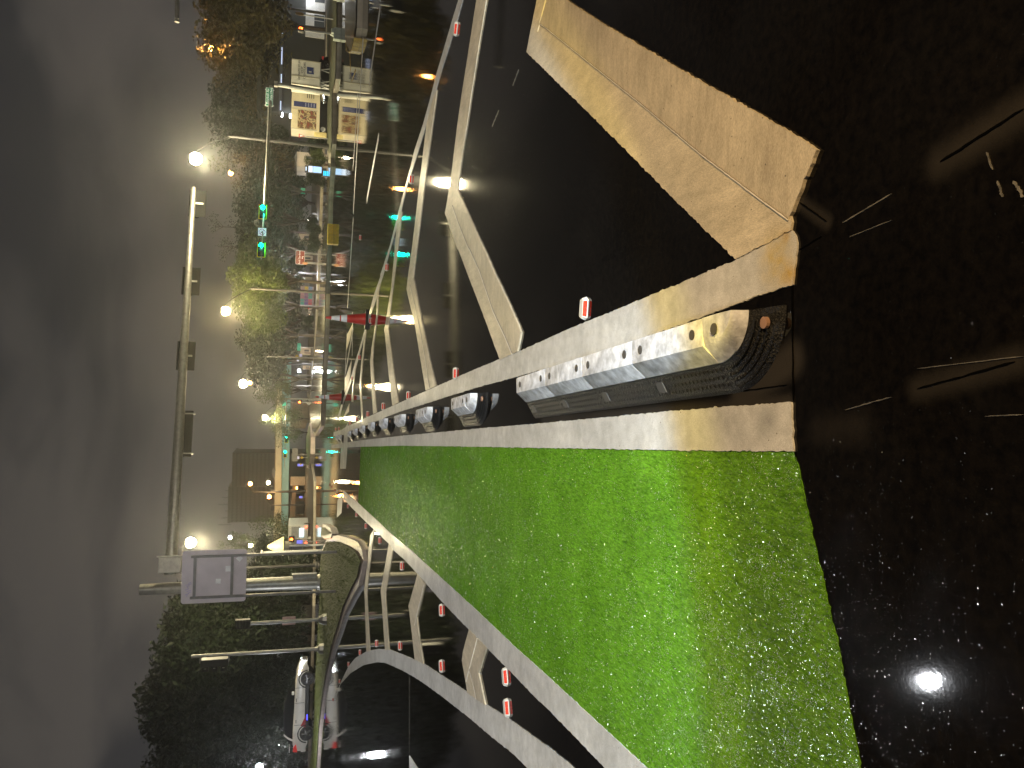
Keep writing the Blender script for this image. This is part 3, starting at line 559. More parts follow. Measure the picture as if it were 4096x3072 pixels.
s4 = (-4.727,96,5.143); street_lamp('street lamp shining just above the overpass parapet', (s4[0]+1.8, 97.0), s4, YEL, 2200, 0.16, 40, (0.07, 0.04), hs=2.55)
s5 = (-10.081,50,7.515); street_lamp('bright yellow street lamp rising behind the back of the guide sign', (s5[0]-1.9, 51.0), s5, YEL, 4600, 0.2, 60, hs=2.51)
o1 = (23.906,60,8.144); street_lamp('orange sodium lamp shining in front of the dark tree tops', (o1[0]+4.2, 61.0), o1, SOD, 900, 0.16, 60, hs=1.3)
o2 = (17.442,70,7.449); street_lamp('orange sodium lamp hanging over the gap in the trees', (o2[0]+3.6, 71.0), o2, SOD, 500, 0.16, 60, hs=1.3)
o3 = (6.817,75,6.669); street_lamp('small orange lamp beside the bright yellow street lamp', (o3[0]-2.0, 76.0), o3, SOD, 350, 0.16, 60, hs=2.1)
o4 = (12.469,80,6.879); street_lamp('small orange lamp glimpsed behind bare twigs', (o4[0]-2.0, 81.0), o4, SOD, 250, 0.16, 60, hs=1.3)
o5 = (-0.535,80,6.025); street_lamp('small orange lamp under the pale yellow street lamp', (o5[0]+2.0, 82.0), o5, SOD, 250, 0.16, 60, hs=1.3)
for (sp_, D_, c_, pw, lab) in [((-13.643,104,7.034), 104, SOD, 160, 'orange lamp on the overpass in front of the office block'), ((-13.521,104,4.822), 104, YEL, 420, 'white lamp on the overpass in front of the office block'), ((-15.347,104,4.681), 104, SOD, 140, 'low orange lamp on the overpass by the office block corner')]:
    street_lamp(lab, (sp_[0]-1.2, D_+0.6), sp_, c_, pw, 0.2, 80, hs=1.6)
d1 = (-17.715,90,8.247); street_lamp('small white lamp above the palm right of the guide sign', (d1[0]-1.2, 91.0), d1, LED, 250, 0.15, 60, hs=1.3)
d2 = (-16.574,80,5.585); street_lamp('yellow green lamp within the little tree beside the guide sign', (d2[0]-1.0, 81.0), d2, YEL, 1500, 0.15, 80, hs=1.3)
w1 = (8.333,68,1.927); street_lamp('white floodlight under the trees behind the brown sign', (w1[0]+0.8, 68.6), w1, LED, 900, 0.14, 110, hs=1.3)
w2 = (0.791,80,1.393); street_lamp('white lamp low under the trees near the overpass', (w2[0]+0.8, 80.6), w2, LED, 350, 0.14, 80, hs=1.0)
w3 = (14.306,72,0.869); street_lamp('small white lamp low between the tree trunks', (w3[0]+0.8, 72.6), w3, LED, 250, 0.12, 50, hs=0.9)
w4 = (11.297,47,3.667)
# lamps of the same street outside the picture: over the lane on the left, and behind the viewer
t = street_lamp('white LED street lamp on a long arm over the near road', (-10.5, 11.0), (-4.85, 10.6, 9.0), LED, 1000, 0.02, 1, hs=0.5)
for i in range(4):
    for j in range(3):
        q = MB(); q.box((5.65-0.105+0.07*i, -0.4-0.07+0.07*j, 8.90), (0.022, 0.022, 0.02)); q.build('led', emis('led_chip', LED, 60), t)
street_lamp('warm street lamp on the near pavement behind the crossing', (6.2, -3.4), (4.0, -2.8, 5.0), (1.0, 0.67, 0.31), 2900, 0.16, 60, hs=1.3)
# ------------------------------------------------------------------ traffic signals
grn = emis('signal_green', (0.0, 1.0, 0.60), 40.0); ybord = mat('reflective_yellow_border', (0.95, 0.70, 0.02), 0.35); offl = mat('dark_lens', (0.02, 0.02, 0.02), 0.2)
def signal(name, label, c, w, h, back=False, rz=0.0, group='horizontal traffic signals on the mast arms', par=None):
    t = thing(name, label, 'traffic signal', c, rz, group); f = 1 if back else -1
    q = MB(); q.box((0, 0.0, 0), (w, 0.012, h), bev=0.004) ; q.build('backplate', sigblk, t)
    q = MB(); q.box((0, f*-0.10*w*-1*-1 if False else -f*-0.0+f*0.09*w, 0), (w*0.84, 0.16*w, h*0.56), bev=0.02*w); q.build('housing', sigblk, t)
    if not back:
        for (x, z, ww, hh) in ((0, h*0.5-0.026*w, w, 0.05*w), (0, -h*0.5+0.026*w, w, 0.05*w), (-w*0.5+0.026*w, 0, 0.05*w, h*0.86)):
            q = MB(); q.box((x, -0.011, z), (ww*0.98, 0.006, hh)); q.build('yellow_border', ybord, t)
    for i, x in enumerate((-0.28*w, 0, 0.28*w)):
        r = 0.14*w
        q = MB(); q.lathe([(r*0.2, f*0.165*w+f*0.028*w), (r*0.7, f*0.165*w+f*0.02*w), (r, f*0.165*w)], 18, 'Y', (x, 0, 0)); ln = q.build('lens', grn if (i == 2 and not back) else offl, t, True)
        q = MB(); n = 14
        for k in range(n):
            a0 = math.pi*(-0.12+1.24*k/n); a1 = math.pi*(-0.12+1.24*(k+1)/n); y0 = f*0.165*w; y1 = f*0.34*w
            q.quad([(x+r*1.1*math.cos(a0), y0, r*1.1*math.sin(a0)), (x+r*1.1*math.cos(a1), y0, r*1.1*math.sin(a1)), (x+r*1.15*math.cos(a1), y1*(0.7+0.3*math.sin(a1)), r*1.15*math.sin(a1)), (x+r*1.15*math.cos(a0), y1*(0.7+0.3*math.sin(a0)), r*1.15*math.sin(a0))])
        q.build('visor', sigblk, t)
    q = MB(); q.box((0, -f*0.03, 0), (0.06*w, 0.05, h*0.7)); q.build('bracket', galv, t)
    if not back: lamp_light('green_light', (0.28*w, -0.42*w, 0), 60, (0.0, 1.0, 0.62), 0.08, t)
    return t
# near left mast arm
pb = (-10.609,41.409); a0 = (-10.045,41.5,7.385); a1 = (10.639,46.8,7.419)
t = thing('signal_mast', 'thick galvanised signal mast with a long arm crossing the sky', 'signal mast', (pb[0], pb[1], 0.0))
ptop = 8.745
q = MB(); q.tube([(0, 0, 0), (0, 0, ptop*0.5), (0, 0, ptop)], [0.37, 0.32, 0.27], 24); q.build('pole', galv, t, True)
q = MB(); q.lathe([(0.56, 0.0), (0.56, 0.06), (0.42, 0.10), (0.38, 0.25)], 20); q.build('base_plate', galv, t)
for k in range(6):
    a = k*math.pi/3; q = MB(); q.lathe([(0.035, 0.05), (0.035, 0.16), (0.02, 0.17)], 8, 'Z', (0.48*math.cos(a), 0.48*math.sin(a), 0.0)); q.build('anchor_bolt', galv, t)
ar0 = Vector(a0)-Vector((pb[0], pb[1], 0)); ar1 = Vector(a1)-Vector((pb[0], pb[1], 0))
q = MB(); q.tube([ar0+Vector((0.1, 0, 0)), ar0.lerp(ar1, 0.25), ar0.lerp(ar1, 0.5), ar0.lerp(ar1, 0.75), ar1], [0.29, 0.26, 0.22, 0.18, 0.13], 20); q.build('arm', galv, t, True)
q = MB(); dxa = math.atan2(ar1.y-ar0.y, ar1.x-ar0.x)
q.box(ar0+Vector((0.55, 0.07, -0.0)), (0.75, 0.8, 1.05), rz=dxa, bev=0.02); q.build('arm_flange', galv, t)
q = MB(); q.box(ar0+Vector((0.98, 0.12, 0.0)), (0.08, 0.95, 1.2), rz=dxa, bev=0.01); q.build('flange_plate', galv, t)
q = MB(); q.box((0.42, -0.2, 0.9), (0.22, 0.3, 1.2), bev=0.02); q.build('control_box', galv, t)
backs = [((9.764,46.6,7.196), 1.62, 0.90), ((5.231,45.5,7.292), 1.62, 0.92), ((1.079,44.5,7.33), 1.62, 0.92)]
ords = ['at the tip of the big mast arm', 'second from the tip of the big arm', 'third from the tip of the big arm']
for (c, w_, h_), l in zip(backs, ords):
    signal('traffic_signal', 'black signal head seen from behind, '+l, (c[0], c[1]+0.18, c[2]), w_, h_, True, dxa)
c = (-3.051,43.4,7.118)
t = thing('street_name_sign', 'long dark sign box under the big mast arm near its pole', 'sign', (c[0], c[1]+0.3, c[2]-0.1), dxa)
q = MB(); q.box((0, 0, 0), (2.45, 0.16, 0.45), bev=0.01); q.build('sign_box', sigblk, t)
for sx_ in (-0.85, 0.85):
    q = MB(); q.box((sx_*1.25, -0.05, 0.05), (0.06, 0.2, 0.75)); q.build('hanger', galv, t)
# right mast arm with two green signals
pb = (15.905,44.039); t = thing('signal_mast', 'grey signal mast beside the painted trailer carrying green signals', 'signal mast', (pb[0], pb[1], 0.0))
ptop = 3.101; pa = (16.057,44,3.101); lean = (pa[0]-pb[0])
q = MB(); q.tube([(0, 0, 0), (lean*0.5, 0, ptop*0.5), (lean, 0, ptop)], [0.15, 0.13, 0.115], 18); q.build('pole', galv, t, True)
e0 = Vector((15.881,44,3.274))-Vector((pb[0], pb[1], 0)); e1 = Vector((5.72,39,3.32))-Vector((pb[0], pb[1], 0))
q = MB(); q.tube([e0, e0.lerp(e1, 0.35), e0.lerp(e1, 0.7), e1], [0.10, 0.075, 0.045, 0.03], 14); q.build('arm', galv, t, True)
q = MB(); q.box((lean*0.98, 0, ptop-0.08), (0.26, 0.26, 0.2), bev=0.02); q.build('arm_clamp', galv, t)
dxb = math.atan2(e0.y-e1.y, e0.x-e1.x)
for (c, l) in [((8.258,40.4,3.371), 'green lit signal with yellow border between arm and no U-turn sign'), ((6.176,39.2,3.34), 'green lit signal with yellow border at the free end of the arm')]:
    signal('traffic_signal', l, (c[0], c[1]-0.12, c[2]), 0.74, 0.385, False, 0.0)
c = (7.151,39.8,3.347)
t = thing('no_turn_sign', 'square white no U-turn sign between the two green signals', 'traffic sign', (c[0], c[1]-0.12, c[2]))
q = MB(); q.box((0, 0, 0), (0.38, 0.012, 0.38), bev=0.003); q.build('panel', mat('white_sign_retro_glow', (0.82, 0.78, 0.9), 0.5, emit=(0.75, 0.7, 0.95), estr=0.5), t)  # panel emission stands in for headlight thrown back by the sheeting
redp = mat('sign_purple_red', (0.25, 0.03, 0.16), 0.5); inkp = mat('sign_ink', (0.02, 0.01, 0.03), 0.5)
q = MB()
for k in range(28):
    a0_, a1_ = 2*math.pi*k/28, 2*math.pi*(k+1)/28
    q.quad([(0.125*math.cos(a0_), -0.009, 0.125*math.sin(a0_)), (0.125*math.cos(a1_), -0.009, 0.125*math.sin(a1_)), (0.15*math.cos(a1_), -0.009, 0.15*math.sin(a1_)), (0.15*math.cos(a0_), -0.009, 0.15*math.sin(a0_))])
q.build('ring', redp, t)
q = MB(); q.box((0, -0.0125, 0), (0.27, 0.003, 0.024), ry=R(45)); q.build('slash', redp, t)
q = MB(); q.box((0.045, -0.0085, -0.01), (0.022, 0.003, 0.11)); q.box((0, -0.0085, 0.055), (0.112, 0.003, 0.022)); q.box((-0.045, -0.0085, 0.02), (0.022, 0.003, 0.05)); q.prism([(-0.08, 0.0), (-0.01, 0.0), (-0.045, -0.055)], -0.0105, -0.0075); q.build('u_turn_arrow', inkp, t)
sg = mat('sign_green_retro_glow', (0.01, 0.16, 0.06), 0.45, 0, 0.1, emit=(0.01, 0.2, 0.08), estr=0.35); wt = mat('sign_letter_retro_glow', (0.85, 0.85, 0.85), 0.5, emit=(0.8, 0.9, 0.85), estr=0.35)  # panel and letters glow faintly in place of retroreflected headlight
c = (15.105,43.6,3.324)
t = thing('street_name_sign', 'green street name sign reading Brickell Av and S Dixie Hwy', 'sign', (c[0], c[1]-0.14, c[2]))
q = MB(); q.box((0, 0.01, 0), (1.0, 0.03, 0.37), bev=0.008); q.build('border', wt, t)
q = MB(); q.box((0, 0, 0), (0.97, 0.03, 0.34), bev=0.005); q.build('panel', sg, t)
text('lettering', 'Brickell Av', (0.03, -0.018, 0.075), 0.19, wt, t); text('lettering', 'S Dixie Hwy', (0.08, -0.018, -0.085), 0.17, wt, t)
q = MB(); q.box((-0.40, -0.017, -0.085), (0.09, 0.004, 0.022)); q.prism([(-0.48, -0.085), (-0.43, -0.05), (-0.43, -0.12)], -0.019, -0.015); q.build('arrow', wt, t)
for sx_ in (-0.42, 0.42):
    q = MB(); q.box((sx_, 0.08, 0.0), (0.03, 0.06, 0.48)); q.build('bracket', galv, t)
# far signals by the overpass
for (c, l) in [((-8.856,94,2.688), 'far green signal under the overpass, right of the office block'), ((-7.151,94,2.589), 'far green signal under the overpass, nearer its pole')]:
    signal('traffic_signal', l, c, 0.88, 0.42, False, 0.0, 'far signals by the overpass')
pbx = (-2.408,94,0.15); t = thing('signal_mast', 'slim far signal mast standing before the overpass', 'signal mast', (pbx[0], 94.4, 0.0))
zt = 3.191; q = MB(); q.tube([(0, 0, 0), (0, 0, zt)], [0.14, 0.1], 10); q.build('pole', galv, t, True)
q = MB(); ex = -10.481; q.tube([(0, 0, 2.714), (ex-pbx[0], 0, 2.744)], [0.07, 0.03], 8); q.build('arm', galv, t, True)
c = (-3.01,94,2.936); t = thing('street_name_sign', 'tiny green name plate on the far signal mast', 'sign', c); q = MB(); q.box((0, 0, 0), (0.42, 0.04, 0.4), bev=0.01); q.build('panel', emis('green_plate_retro_glow', (0.05, 0.75, 0.5), 0.9), t)  # plate is no lamp, its emission imitates retroreflection
# pedestrian signals
def ped_signal(label, base, zb, zt, lit=False, sign=None, pr=0.05, hw=0.42, hh=0.42, back=False, zbox=None):
    t = thing('pedestrian_signal', label, 'pedestrian signal', base, 0, 'pedestrian signals')
    q = MB(); q.tube([(0, 0, 0), (0, 0, zb)], pr, 12); q.build('pole', galv, t, True)
    q = MB(); q.lathe([(pr*3.4, 0), (pr*3.4, 0.06), (pr*3.0, 0.28), (pr*2.0, 0.42), (pr*1.2, 0.45)], 8); q.build('pedestal', galv, t)
    q = MB(); q.box((0, 0, (zb+zt)/2), (hw, 0.24, zt-zb), bev=0.025); q.build('housing', blackpl, t)
    for k in range(5):
        q = MB(); q.box((0, -0.14, zb+0.05+k*(zt-zb-0.1)/4), (hw*0.92, 0.06, 0.012), rx=0.3); q.build('louvre', blackpl, t)
    if lit:
        h = emis('lit_red_hand', (1.0, 0.16, 0.03), 14.0); q = MB(); zc = (zb+zt)/2
        q.box((0.0, -0.135, zc-0.03), (hw*0.30, 0.01, (zt-zb)*0.34))
        for j in range(4): q.box((-hw*0.12+j*hw*0.08, -0.135, zc+(zt-zb)*0.22), (hw*0.055, 0.01, (zt-zb)*0.26))
        q.box((hw*0.24, -0.135, zc+0.01), (hw*0.05, 0.01, (zt-zb)*0.2), ry=0.5); q.build('hand_symbol', h, t)
    if sign:
        q = MB(); q.box((0, 0.06 if back else -0.06, sign[0]), (sign[1], 0.012, sign[2]), bev=0.02); q.build('instruction_sign', sign[3], t)
    return t
pk = mat('pinkish_sign_back', (0.62, 0.42, 0.42), 0.4, 0.1)
b = (-9.812,32.302); ped_signal('dark pedestrian signal post with a pink sign back on the island', b, 3.068, 3.652, False, (1.603, 0.33, 0.52, pk), 0.07, 0.36, back=True)
b = (15.668,35.885); ped_signal('pedestrian signal showing a red hand by the parked trailer', b, 1.6, 1.857, True, None, 0.045, 0.26)
bpm = mat('pale_green_box', (0.5, 0.55, 0.48), 0.5)
b = (15.286,35.47); t = thing('signal_cabinet', 'small pale green box at the foot of the red hand signal', 'cabinet', (b[0]+0.2, b[1], 0.0)); q = MB(); q.box((0, 0, 0.16), (0.52, 0.3, 0.32), bev=0.02); q.build('cabinet_body', bpm, t); q = MB(); q.box((0.12, 0, 0.36), (0.2, 0.22, 0.12), bev=0.02); q.build('lid', bpm, t)
b = (17.427,36.054); ped_signal('pedestrian signal just past the frame whose reflection lies on the road', (b[0]+0.02, b[1], 0.0), 2.25, 2.8, False, (1.6, 0.5, 0.32, steelw), 0.06, 0.5)
# tall post with vertical signals on the island
b = (-11.848,34.761); t = thing('signal_post', 'tall slim post on the island with a dark signal seen from the side', 'traffic signal', b); hz_ = 5.526
q = MB(); q.tube([(0, 0, 0.3), (0.03, 0, hz_)], [0.075, 0.07], 14); q.build('pole', galv, t, True)
q = MB(); q.lathe([(0.26, 0), (0.26, 0.05), (0.22, 0.3), (0.12, 0.36), (0.085, 0.5)], 8); q.build('pedestal', galv, t)
z0 = 4.053; z1 = 5.156
q = MB(); q.box((-0.27, 0.05, (z0+z1)/2), (0.30, 0.42, (z1-z0)), bev=0.03); q.build('housing', blackpl, t)
for zz in (z0-0.02, z1+0.02):
    q = MB(); q.box((-0.13, 0.0, zz), (0.3, 0.06, 0.05)); q.build('bracket', galv, t)
for k in range(3):
    q = MB(); q.lathe([(0.15, 0.0), (0.15, -0.22)], 12, 'X', (-0.42, 0.05, z0+(k+0.5)*(z1-z0)/3)); q.build('visor', blackpl, t); q = MB(); q.box((-0.5, -0.1, z0+(k+0.5)*(z1-z0)/3), (0.03, 0.02, 0.09)); q.build('visor_clip', galv, t)
# ------------------------------------------------------------------ guide sign seen from behind
D0 = 26.0
c = (-6.331,26,3.894); t = thing('guide_sign', 'large rectangular sign seen from its bare pinkish back on two posts', 'road sign', (c[0], 26.0, 0.0), 0.05)
zc = c[2]; wS = 1.657; hS = 1.927
def rrect(w, h, r, n=5):
    P = []
    for (cx, cz, a0_) in ((w/2-r, h/2-r, 0), (-w/2+r, h/2-r, 90), (-w/2+r, -h/2+r, 180), (w/2-r, -h/2+r, 270)):
        for k in range(n+1):
            a = R(a0_+90*k/n); P.append((cx+r*math.cos(a), cz+r*math.sin(a)))
    return P
pinkal = mat('sign_back_aluminium', (0.60, 0.54, 0.58), 0.42, 0.1, 0.15, 2.0)
q = MB(); q.prism([(x, z+zc) for x, z in rrect(wS, hS, 0.09)], 0.0, 0.012); q.build('panel', pinkal, t)
postm = mat('square_post_steel', (0.20, 0.19, 0.18), 0.4, 0.6)
for xx in (-0.64, 0.64):
    q = MB(); q.box((xx, -0.055, (zc+hS*0.36)/2), (0.075, 0.075, zc+hS*0.36), bev=0.008); q.build('post', postm, t)
for zz in (zc+hS*0.30, zc-hS*0.275):
    q = MB(); q.box((0, -0.03, zz), (wS*0.80, 0.05, 0.055)); q.build('crossbar', alu, t)
    q = MB(); q.box((0, -0.05, zz), (wS*0.80, 0.012, 0.085)); q.build('crossbar_flange', postm, t)
stk = mat('paper_sticker', (0.92, 0.92, 0.98), 0.5)
for (px_, pz_, s_, rr) in ((-0.16, -0.12, 0.15, 0.05), (0.22, -0.42, 0.18, 0.0), (0.53, -0.74, 0.15, 0.75)):
    q = MB(); q.box((px_, -0.004, zc+pz_), (s_, 0.004, s_), ry=rr); q.build('sticker', stk, t)
tagm = mat('purple_tag_paint', (0.35, 0.28, 0.62), 0.6)
q = MB()
for k in range(9): q.tube([(-0.6+0.05*k, -0.004, zc+0.80+0.05*math.sin(k*2.1)), (-0.56+0.05*k, -0.004, zc+0.72+0.06*math.cos(k*1.3))], 0.008, 6)
q.build('graffiti', tagm, t)
# ------------------------------------------------------------------ small signs
def post_sign(name, label, base, zc, w, h, m, shape='rect', extra=(), pr=0.035, cat='road sign', group='small road signs', rz=0.0):
    t = thing(name, label, cat, base, rz, group)
    q = MB(); q.tube([(0, 0.04, 0), (0, 0.04, zc+h*0.5)], pr, 8); q.build('post', galv, t)
    def panel(zc, w, h, m, shape, y, nm='panel', x=0.0):
        q = MB()
        if shape == 'rect': P = rrect(w, h, min(w, h)*0.08, 3)
        elif shape == 'diamond': P = [(w/2, 0), (0, h/2), (-w/2, 0), (0, -h/2)]
        elif shape == 'down': P = [(-w/2, h/2), (0, -h/2), (w/2, h/2)]
        else: P = [(w/2*math.cos(k*math.pi/10), h/2*math.sin(k*math.pi/10)) for k in range(20)]
        q.prism([(px+x, pz+zc) for px, pz in P], y-0.01, y); return q.build(nm, m, t)
    panel(zc, w, h, m, shape, 0.0)
    for e in extra: panel(*e)
    return t
br = mat('sign_brown', (0.26, 0.045, 0.03), 0.5, 0, 0.1)
yl = mat('sign_yellow', (0.80, 0.56, 0.02), 0.5, 0, 0.1); lw = mat('small_sign_retro_glow', (0.7, 0.68, 0.85), 0.5, emit=(0.6, 0.55, 0.9), estr=0.4)  # white plates emit faintly to imitate reflective sheeting in headlights
tl = mat('sign_teal', (0.08, 0.60, 0.42), 0.5); grb = mat('grey_sign_back', (0.32, 0.30, 0.27), 0.5, 0.2); blu = mat('blue_plate_retro_glow', (0.1, 0.12, 0.8), 0.5, emit=(0.25, 0.25, 1.0), estr=0.9)  # blue plate's glow stands in for returned headlight
# brown guide sign
D = 62.0; c = (9.406,62,1.531); t = thing('guide_sign', 'brown guide sign reading And Gardens with a turn arrow', 'road sign', (c[0], D, 0.0))
wS = 1.068; hS = 0.685; zc = c[2]
q = MB(); q.prism([(x, z+zc) for x, z in rrect(wS, hS, 0.06, 3)], -0.02, 0); q.build('border', steelw, t)
q = MB(); q.prism([(x, z+zc) for x, z in rrect(wS-0.06, hS-0.06, 0.05, 3)], -0.028, -0.02); q.build('panel', br, t)
text('lettering', 'Vizcaya Museum', (0, -0.034, zc+hS*0.33), 0.14, mat('faded_letter', (0.45, 0.32, 0.28), 0.6), t); text('lettering', 'And Gardens', (0, -0.034, zc+hS*0.08), 0.2, wt, t)
q = MB(); q.box((0.08, -0.032, zc-hS*0.30), (0.03, 0.006, 0.12)); q.box((0.02, -0.032, zc-hS*0.23), (0.12, 0.006, 0.03)); q.prism([(-0.10, zc-hS*0.23), (-0.03, zc-hS*0.16), (-0.03, zc-hS*0.30)], -0.036, -0.03); q.build('arrow', wt, t)
for xx in (-wS*0.33, wS*0.33): q = MB(); q.tube([(xx, 0.04, 0), (xx, 0.04, zc+hS*0.5)], 0.05, 8); q.build('post', galv, t)
for (spec) in [('yield_sign', 'red bordered yield triangle beside the painted trailer', (14.038,46.189), 1.591, 0.24, 0.36, mat('yield_red', (0.42, 0.05, 0.05), 0.5), 'down', [(1.607, 0.13, 0.2, steelw, 'down', -0.012, 'inner_panel')]),
    ('round_sign', 'thin oval sign on the slanted post by the trailer', (19.127,41.968), 1.854, 0.18, 0.44, mat('dull_orange_sign', (0.35, 0.22, 0.1), 0.5, 0.3), 'oval', []),
    ('road_sign', 'small teal sign hung under the trees near the blue kiosk', (15.529, 66.0), 1.446, 0.5, 0.36, tl, 'rect', []),
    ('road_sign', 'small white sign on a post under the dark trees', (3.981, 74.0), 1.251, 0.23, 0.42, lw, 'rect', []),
    ('road_sign', 'teal street plate on a post left of the white sign', (3.099, 78.0), 1.435, 0.72, 0.34, tl, 'rect', []),
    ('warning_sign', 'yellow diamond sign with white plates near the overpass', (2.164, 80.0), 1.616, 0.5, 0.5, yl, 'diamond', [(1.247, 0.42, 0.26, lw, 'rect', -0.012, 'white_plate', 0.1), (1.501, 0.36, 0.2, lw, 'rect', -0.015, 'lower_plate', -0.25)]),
    ('road_sign', 'grey back of a wide sign under the overpass', (-8.778, 92.0), 1.567, 1.5, 0.66, grb, 'rect', []),
    ('warning_sign', 'tiny grey diamond sign back by the middle median', (-8.619, 91.0), 0.853, 0.34, 0.34, grb, 'diamond', []),
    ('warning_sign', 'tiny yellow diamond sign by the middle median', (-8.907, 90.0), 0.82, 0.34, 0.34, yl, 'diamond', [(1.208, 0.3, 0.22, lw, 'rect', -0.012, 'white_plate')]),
    ('road_sign', 'tiny blue plate below a yellow sign near the overpass', (-9.521, 88.0), 0.978, 0.26, 0.58, blu, 'rect', [(0.912, 0.3, 0.26, yl, 'down', -0.012, 'yellow_plate', 0.1)]),
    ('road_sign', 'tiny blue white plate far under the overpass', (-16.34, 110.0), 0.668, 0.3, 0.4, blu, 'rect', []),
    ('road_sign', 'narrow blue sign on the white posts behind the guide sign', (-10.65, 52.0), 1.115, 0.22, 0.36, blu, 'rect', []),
    ('road_sign', 'orange and grey slip sign under the brown guide sign', (8.694, 60.0), 1.163, 0.22, 0.4, mat('orange_sign', (0.6, 0.3, 0.15), 0.5), 'oval', [])]:
    post_sign(*spec[:8], extra=spec[8])
# slim unlit poles
for (lab, b_, zt_) in [('thin grey post rising between the two far orange lamps', (1.54, 85.0), 2.93), ('thin white post low beside the overpass trees', (0.388, 84.0), 1.519), ('slim grey post with an orange tip beside the cone', (-0.726, 82.0), 1.482)]:
    t = thing('slim_post', lab, 'post', b_); q = MB(); q.tube([(0, 0, 0), (0, 0, zt_)], [0.06, 0.045], 8); q.build('pole', galv, t); q = MB(); q.lathe([(0.08, 0), (0.08, 0.14), (0.02, 0.2)], 8, 'Z', (0, 0, zt_-0.05)); q.build('cap', galv, t)
# lantern post and white posts behind the guide sign
b = (-10.891,51.993); t = thing('lantern_post', 'white post with a pale conical lantern cap behind the guide sign', 'lantern', b); zl = 2.46
q = MB(); q.tube([(0, 0, 0), (0, 0, zl)], 0.07, 10); q.build('post', white_p, t)
q = MB(); q.lathe([(0.62, -0.35), (0.60, -0.3), (0.1, 0.62), (0.02, 0.66)], 20, 'Z', (0, 0, zl)); q.build('conical_cap', mat('lit_cream_cap', (0.7, 0.62, 0.35), 0.5), t, True)
q = MB(); q.lathe([(0.3, -0.7), (0.34, -0.35)], 14, 'Z', (0, 0, zl)); q.build('lantern_glass', mat('milky_glass', (0.6, 0.58, 0.45), 0.3), t)
for (xs_, lab) in ((-10.71, 'plain white post to the left of the conical lantern'),):
    t = thing('slim_post', lab, 'post', (xs_-0.35, 51.0)); q = MB(); q.tube([(0, 0, 0), (0, 0, zl+0.9)], [0.10, 0.08], 8); q.build('pole', white_p, t); q = MB(); q.box((0, 0, zl+0.95), (0.3, 0.2, 0.12), bev=0.02); q.build('cap', white_p, t)
# far red pedestrian lights
b = (-2.715, 92.0); ped_signal('tiny red hand signal before the tan overpass pier', b, 0.961, 1.432, True, None, 0.06, 0.55)
b = (-13.259, 66.0); ped_signal('tiny red pedestrian signal near the conical lantern', b, 1.424, 1.873, True, None, 0.06, 0.5)
# yellow studded median marker
b = (7.101,38.705); t = thing('median_marker', 'yellow studded block on the nose of the concrete median', 'median marker', (b[0], b[1], 0.0))
wM = 0.983; q = MB(); q.box((0, 0, 0.13), (wM, 0.4, 0.27), bev=0.03); q.build('block', mat('marker_yellow', (0.90, 0.62, 0.015), 0.4), t)
for k in range(6):
    for zz in (0.10, 0.25):
        q = MB(); q.lathe([(0.03, 0.0), (0.02, -0.03)], 8, 'Y', (-wM*0.42+k*wM*0.168, -0.2, zz)); q.build('stud', yl, t)
# ------------------------------------------------------------------ trailers and shop front on the right
D = 46.0
def ribbed_box(t, w, d, h, z0, m, name='body'):
    q = MB(); q.box((0, d/2, z0+h/2), (w, d, h), bev=0.02); return q.build(name, m, t)
c0 = (16.925,46,0.582); c1 = (18.315,46,2.259); cx = (c0[0]+c1[0])/2; wT = abs(c1[0]-c0[0]); z0 = 0.623; z1 = 2.255
t = thing('donation_trailer', 'white donation trailer lettered donate stuff shop create jobs', 'trailer', (cx, D, 0.0))
tw = mat('trailer_white', (0.74, 0.72, 0.66), 0.45, 0, 0.2, 1.2)
ribbed_box(t, wT, 1.4, z1-z0, z0, tw); hT = z1-z0
ink = mat('black_vinyl', (0.03, 0.03, 0.035), 0.5); navy = mat('navy_vinyl', (0.02, 0.045, 0.20), 0.5)
sc_ = hT/1.9
for s_, zz, xx in (('DONATE STUFF', 0.74, 0.10), ('SHOP', 0.65, 0.10), ('CREATE JOBS.', 0.56, 0.10)): text('lettering', s_, (xx*wT, -0.006, z0+hT*zz), 0.185*sc_, ink, t)
q = MB(); q.box((0.12*wT, -0.004, z0+hT*0.36), (0.24*hT, 0.008, 0.24*hT)); lg = q.build('logo_square', navy, t)
text('logo_letter', 'g', (0.07*wT, -0.012, z0+hT*0.395), 0.26*sc_, tw, t); q = MB(); q.box((0.14*wT, -0.010, z0+hT*0.262), (0.17*hT, 0.006, 0.012)); q.build('logo_stroke', tw, t)
q = MB(); q.lathe([(0.022, 0), (0.022, -0.012)], 12, 'Y', (0.22*wT, 0, z0+hT*0.27)); q.build('logo_dot', ink, t)
for xx in (-0.16, -0.5, 0.5): q = MB(); q.box((xx*wT, -0.01, z0+hT/2), (0.05, 0.03, hT*1.0)); q.build('trim_rail', mat('trailer_trim', (0.5, 0.46, 0.36), 0.5, 0.2), t)
q = MB(); q.box((0, -0.012, z0+0.03), (wT, 0.03, 0.06)); q.build('lower_rail', galv, t)
for xx in (-0.42, -0.28, 0.25):
    q = MB(); q.tube([(xx*wT-0.12, 0.15, 0.13), (xx*wT, 0.15, z0)], 0.025, 6); q.tube([(xx*wT+0.12, 0.15, 0.13), (xx*wT, 0.15, z0)], 0.025, 6); q.tube([(xx*wT, 0.5, 0.13), (xx*wT, 0.5, z0)], 0.03, 6); q.build('jack_stand', white_p, t)
for k, xx in enumerate((0.05, 0.2)):
    q = MB(); q.lathe([(0.10, -0.06), (0.24, -0.06), (0.26, 0.0), (0.24, 0.1), (0.1, 0.1)], 18, 'Y', (xx*wT, 0.5, 0.26+0.12)); q.build('wheel', blackpl, t, True)
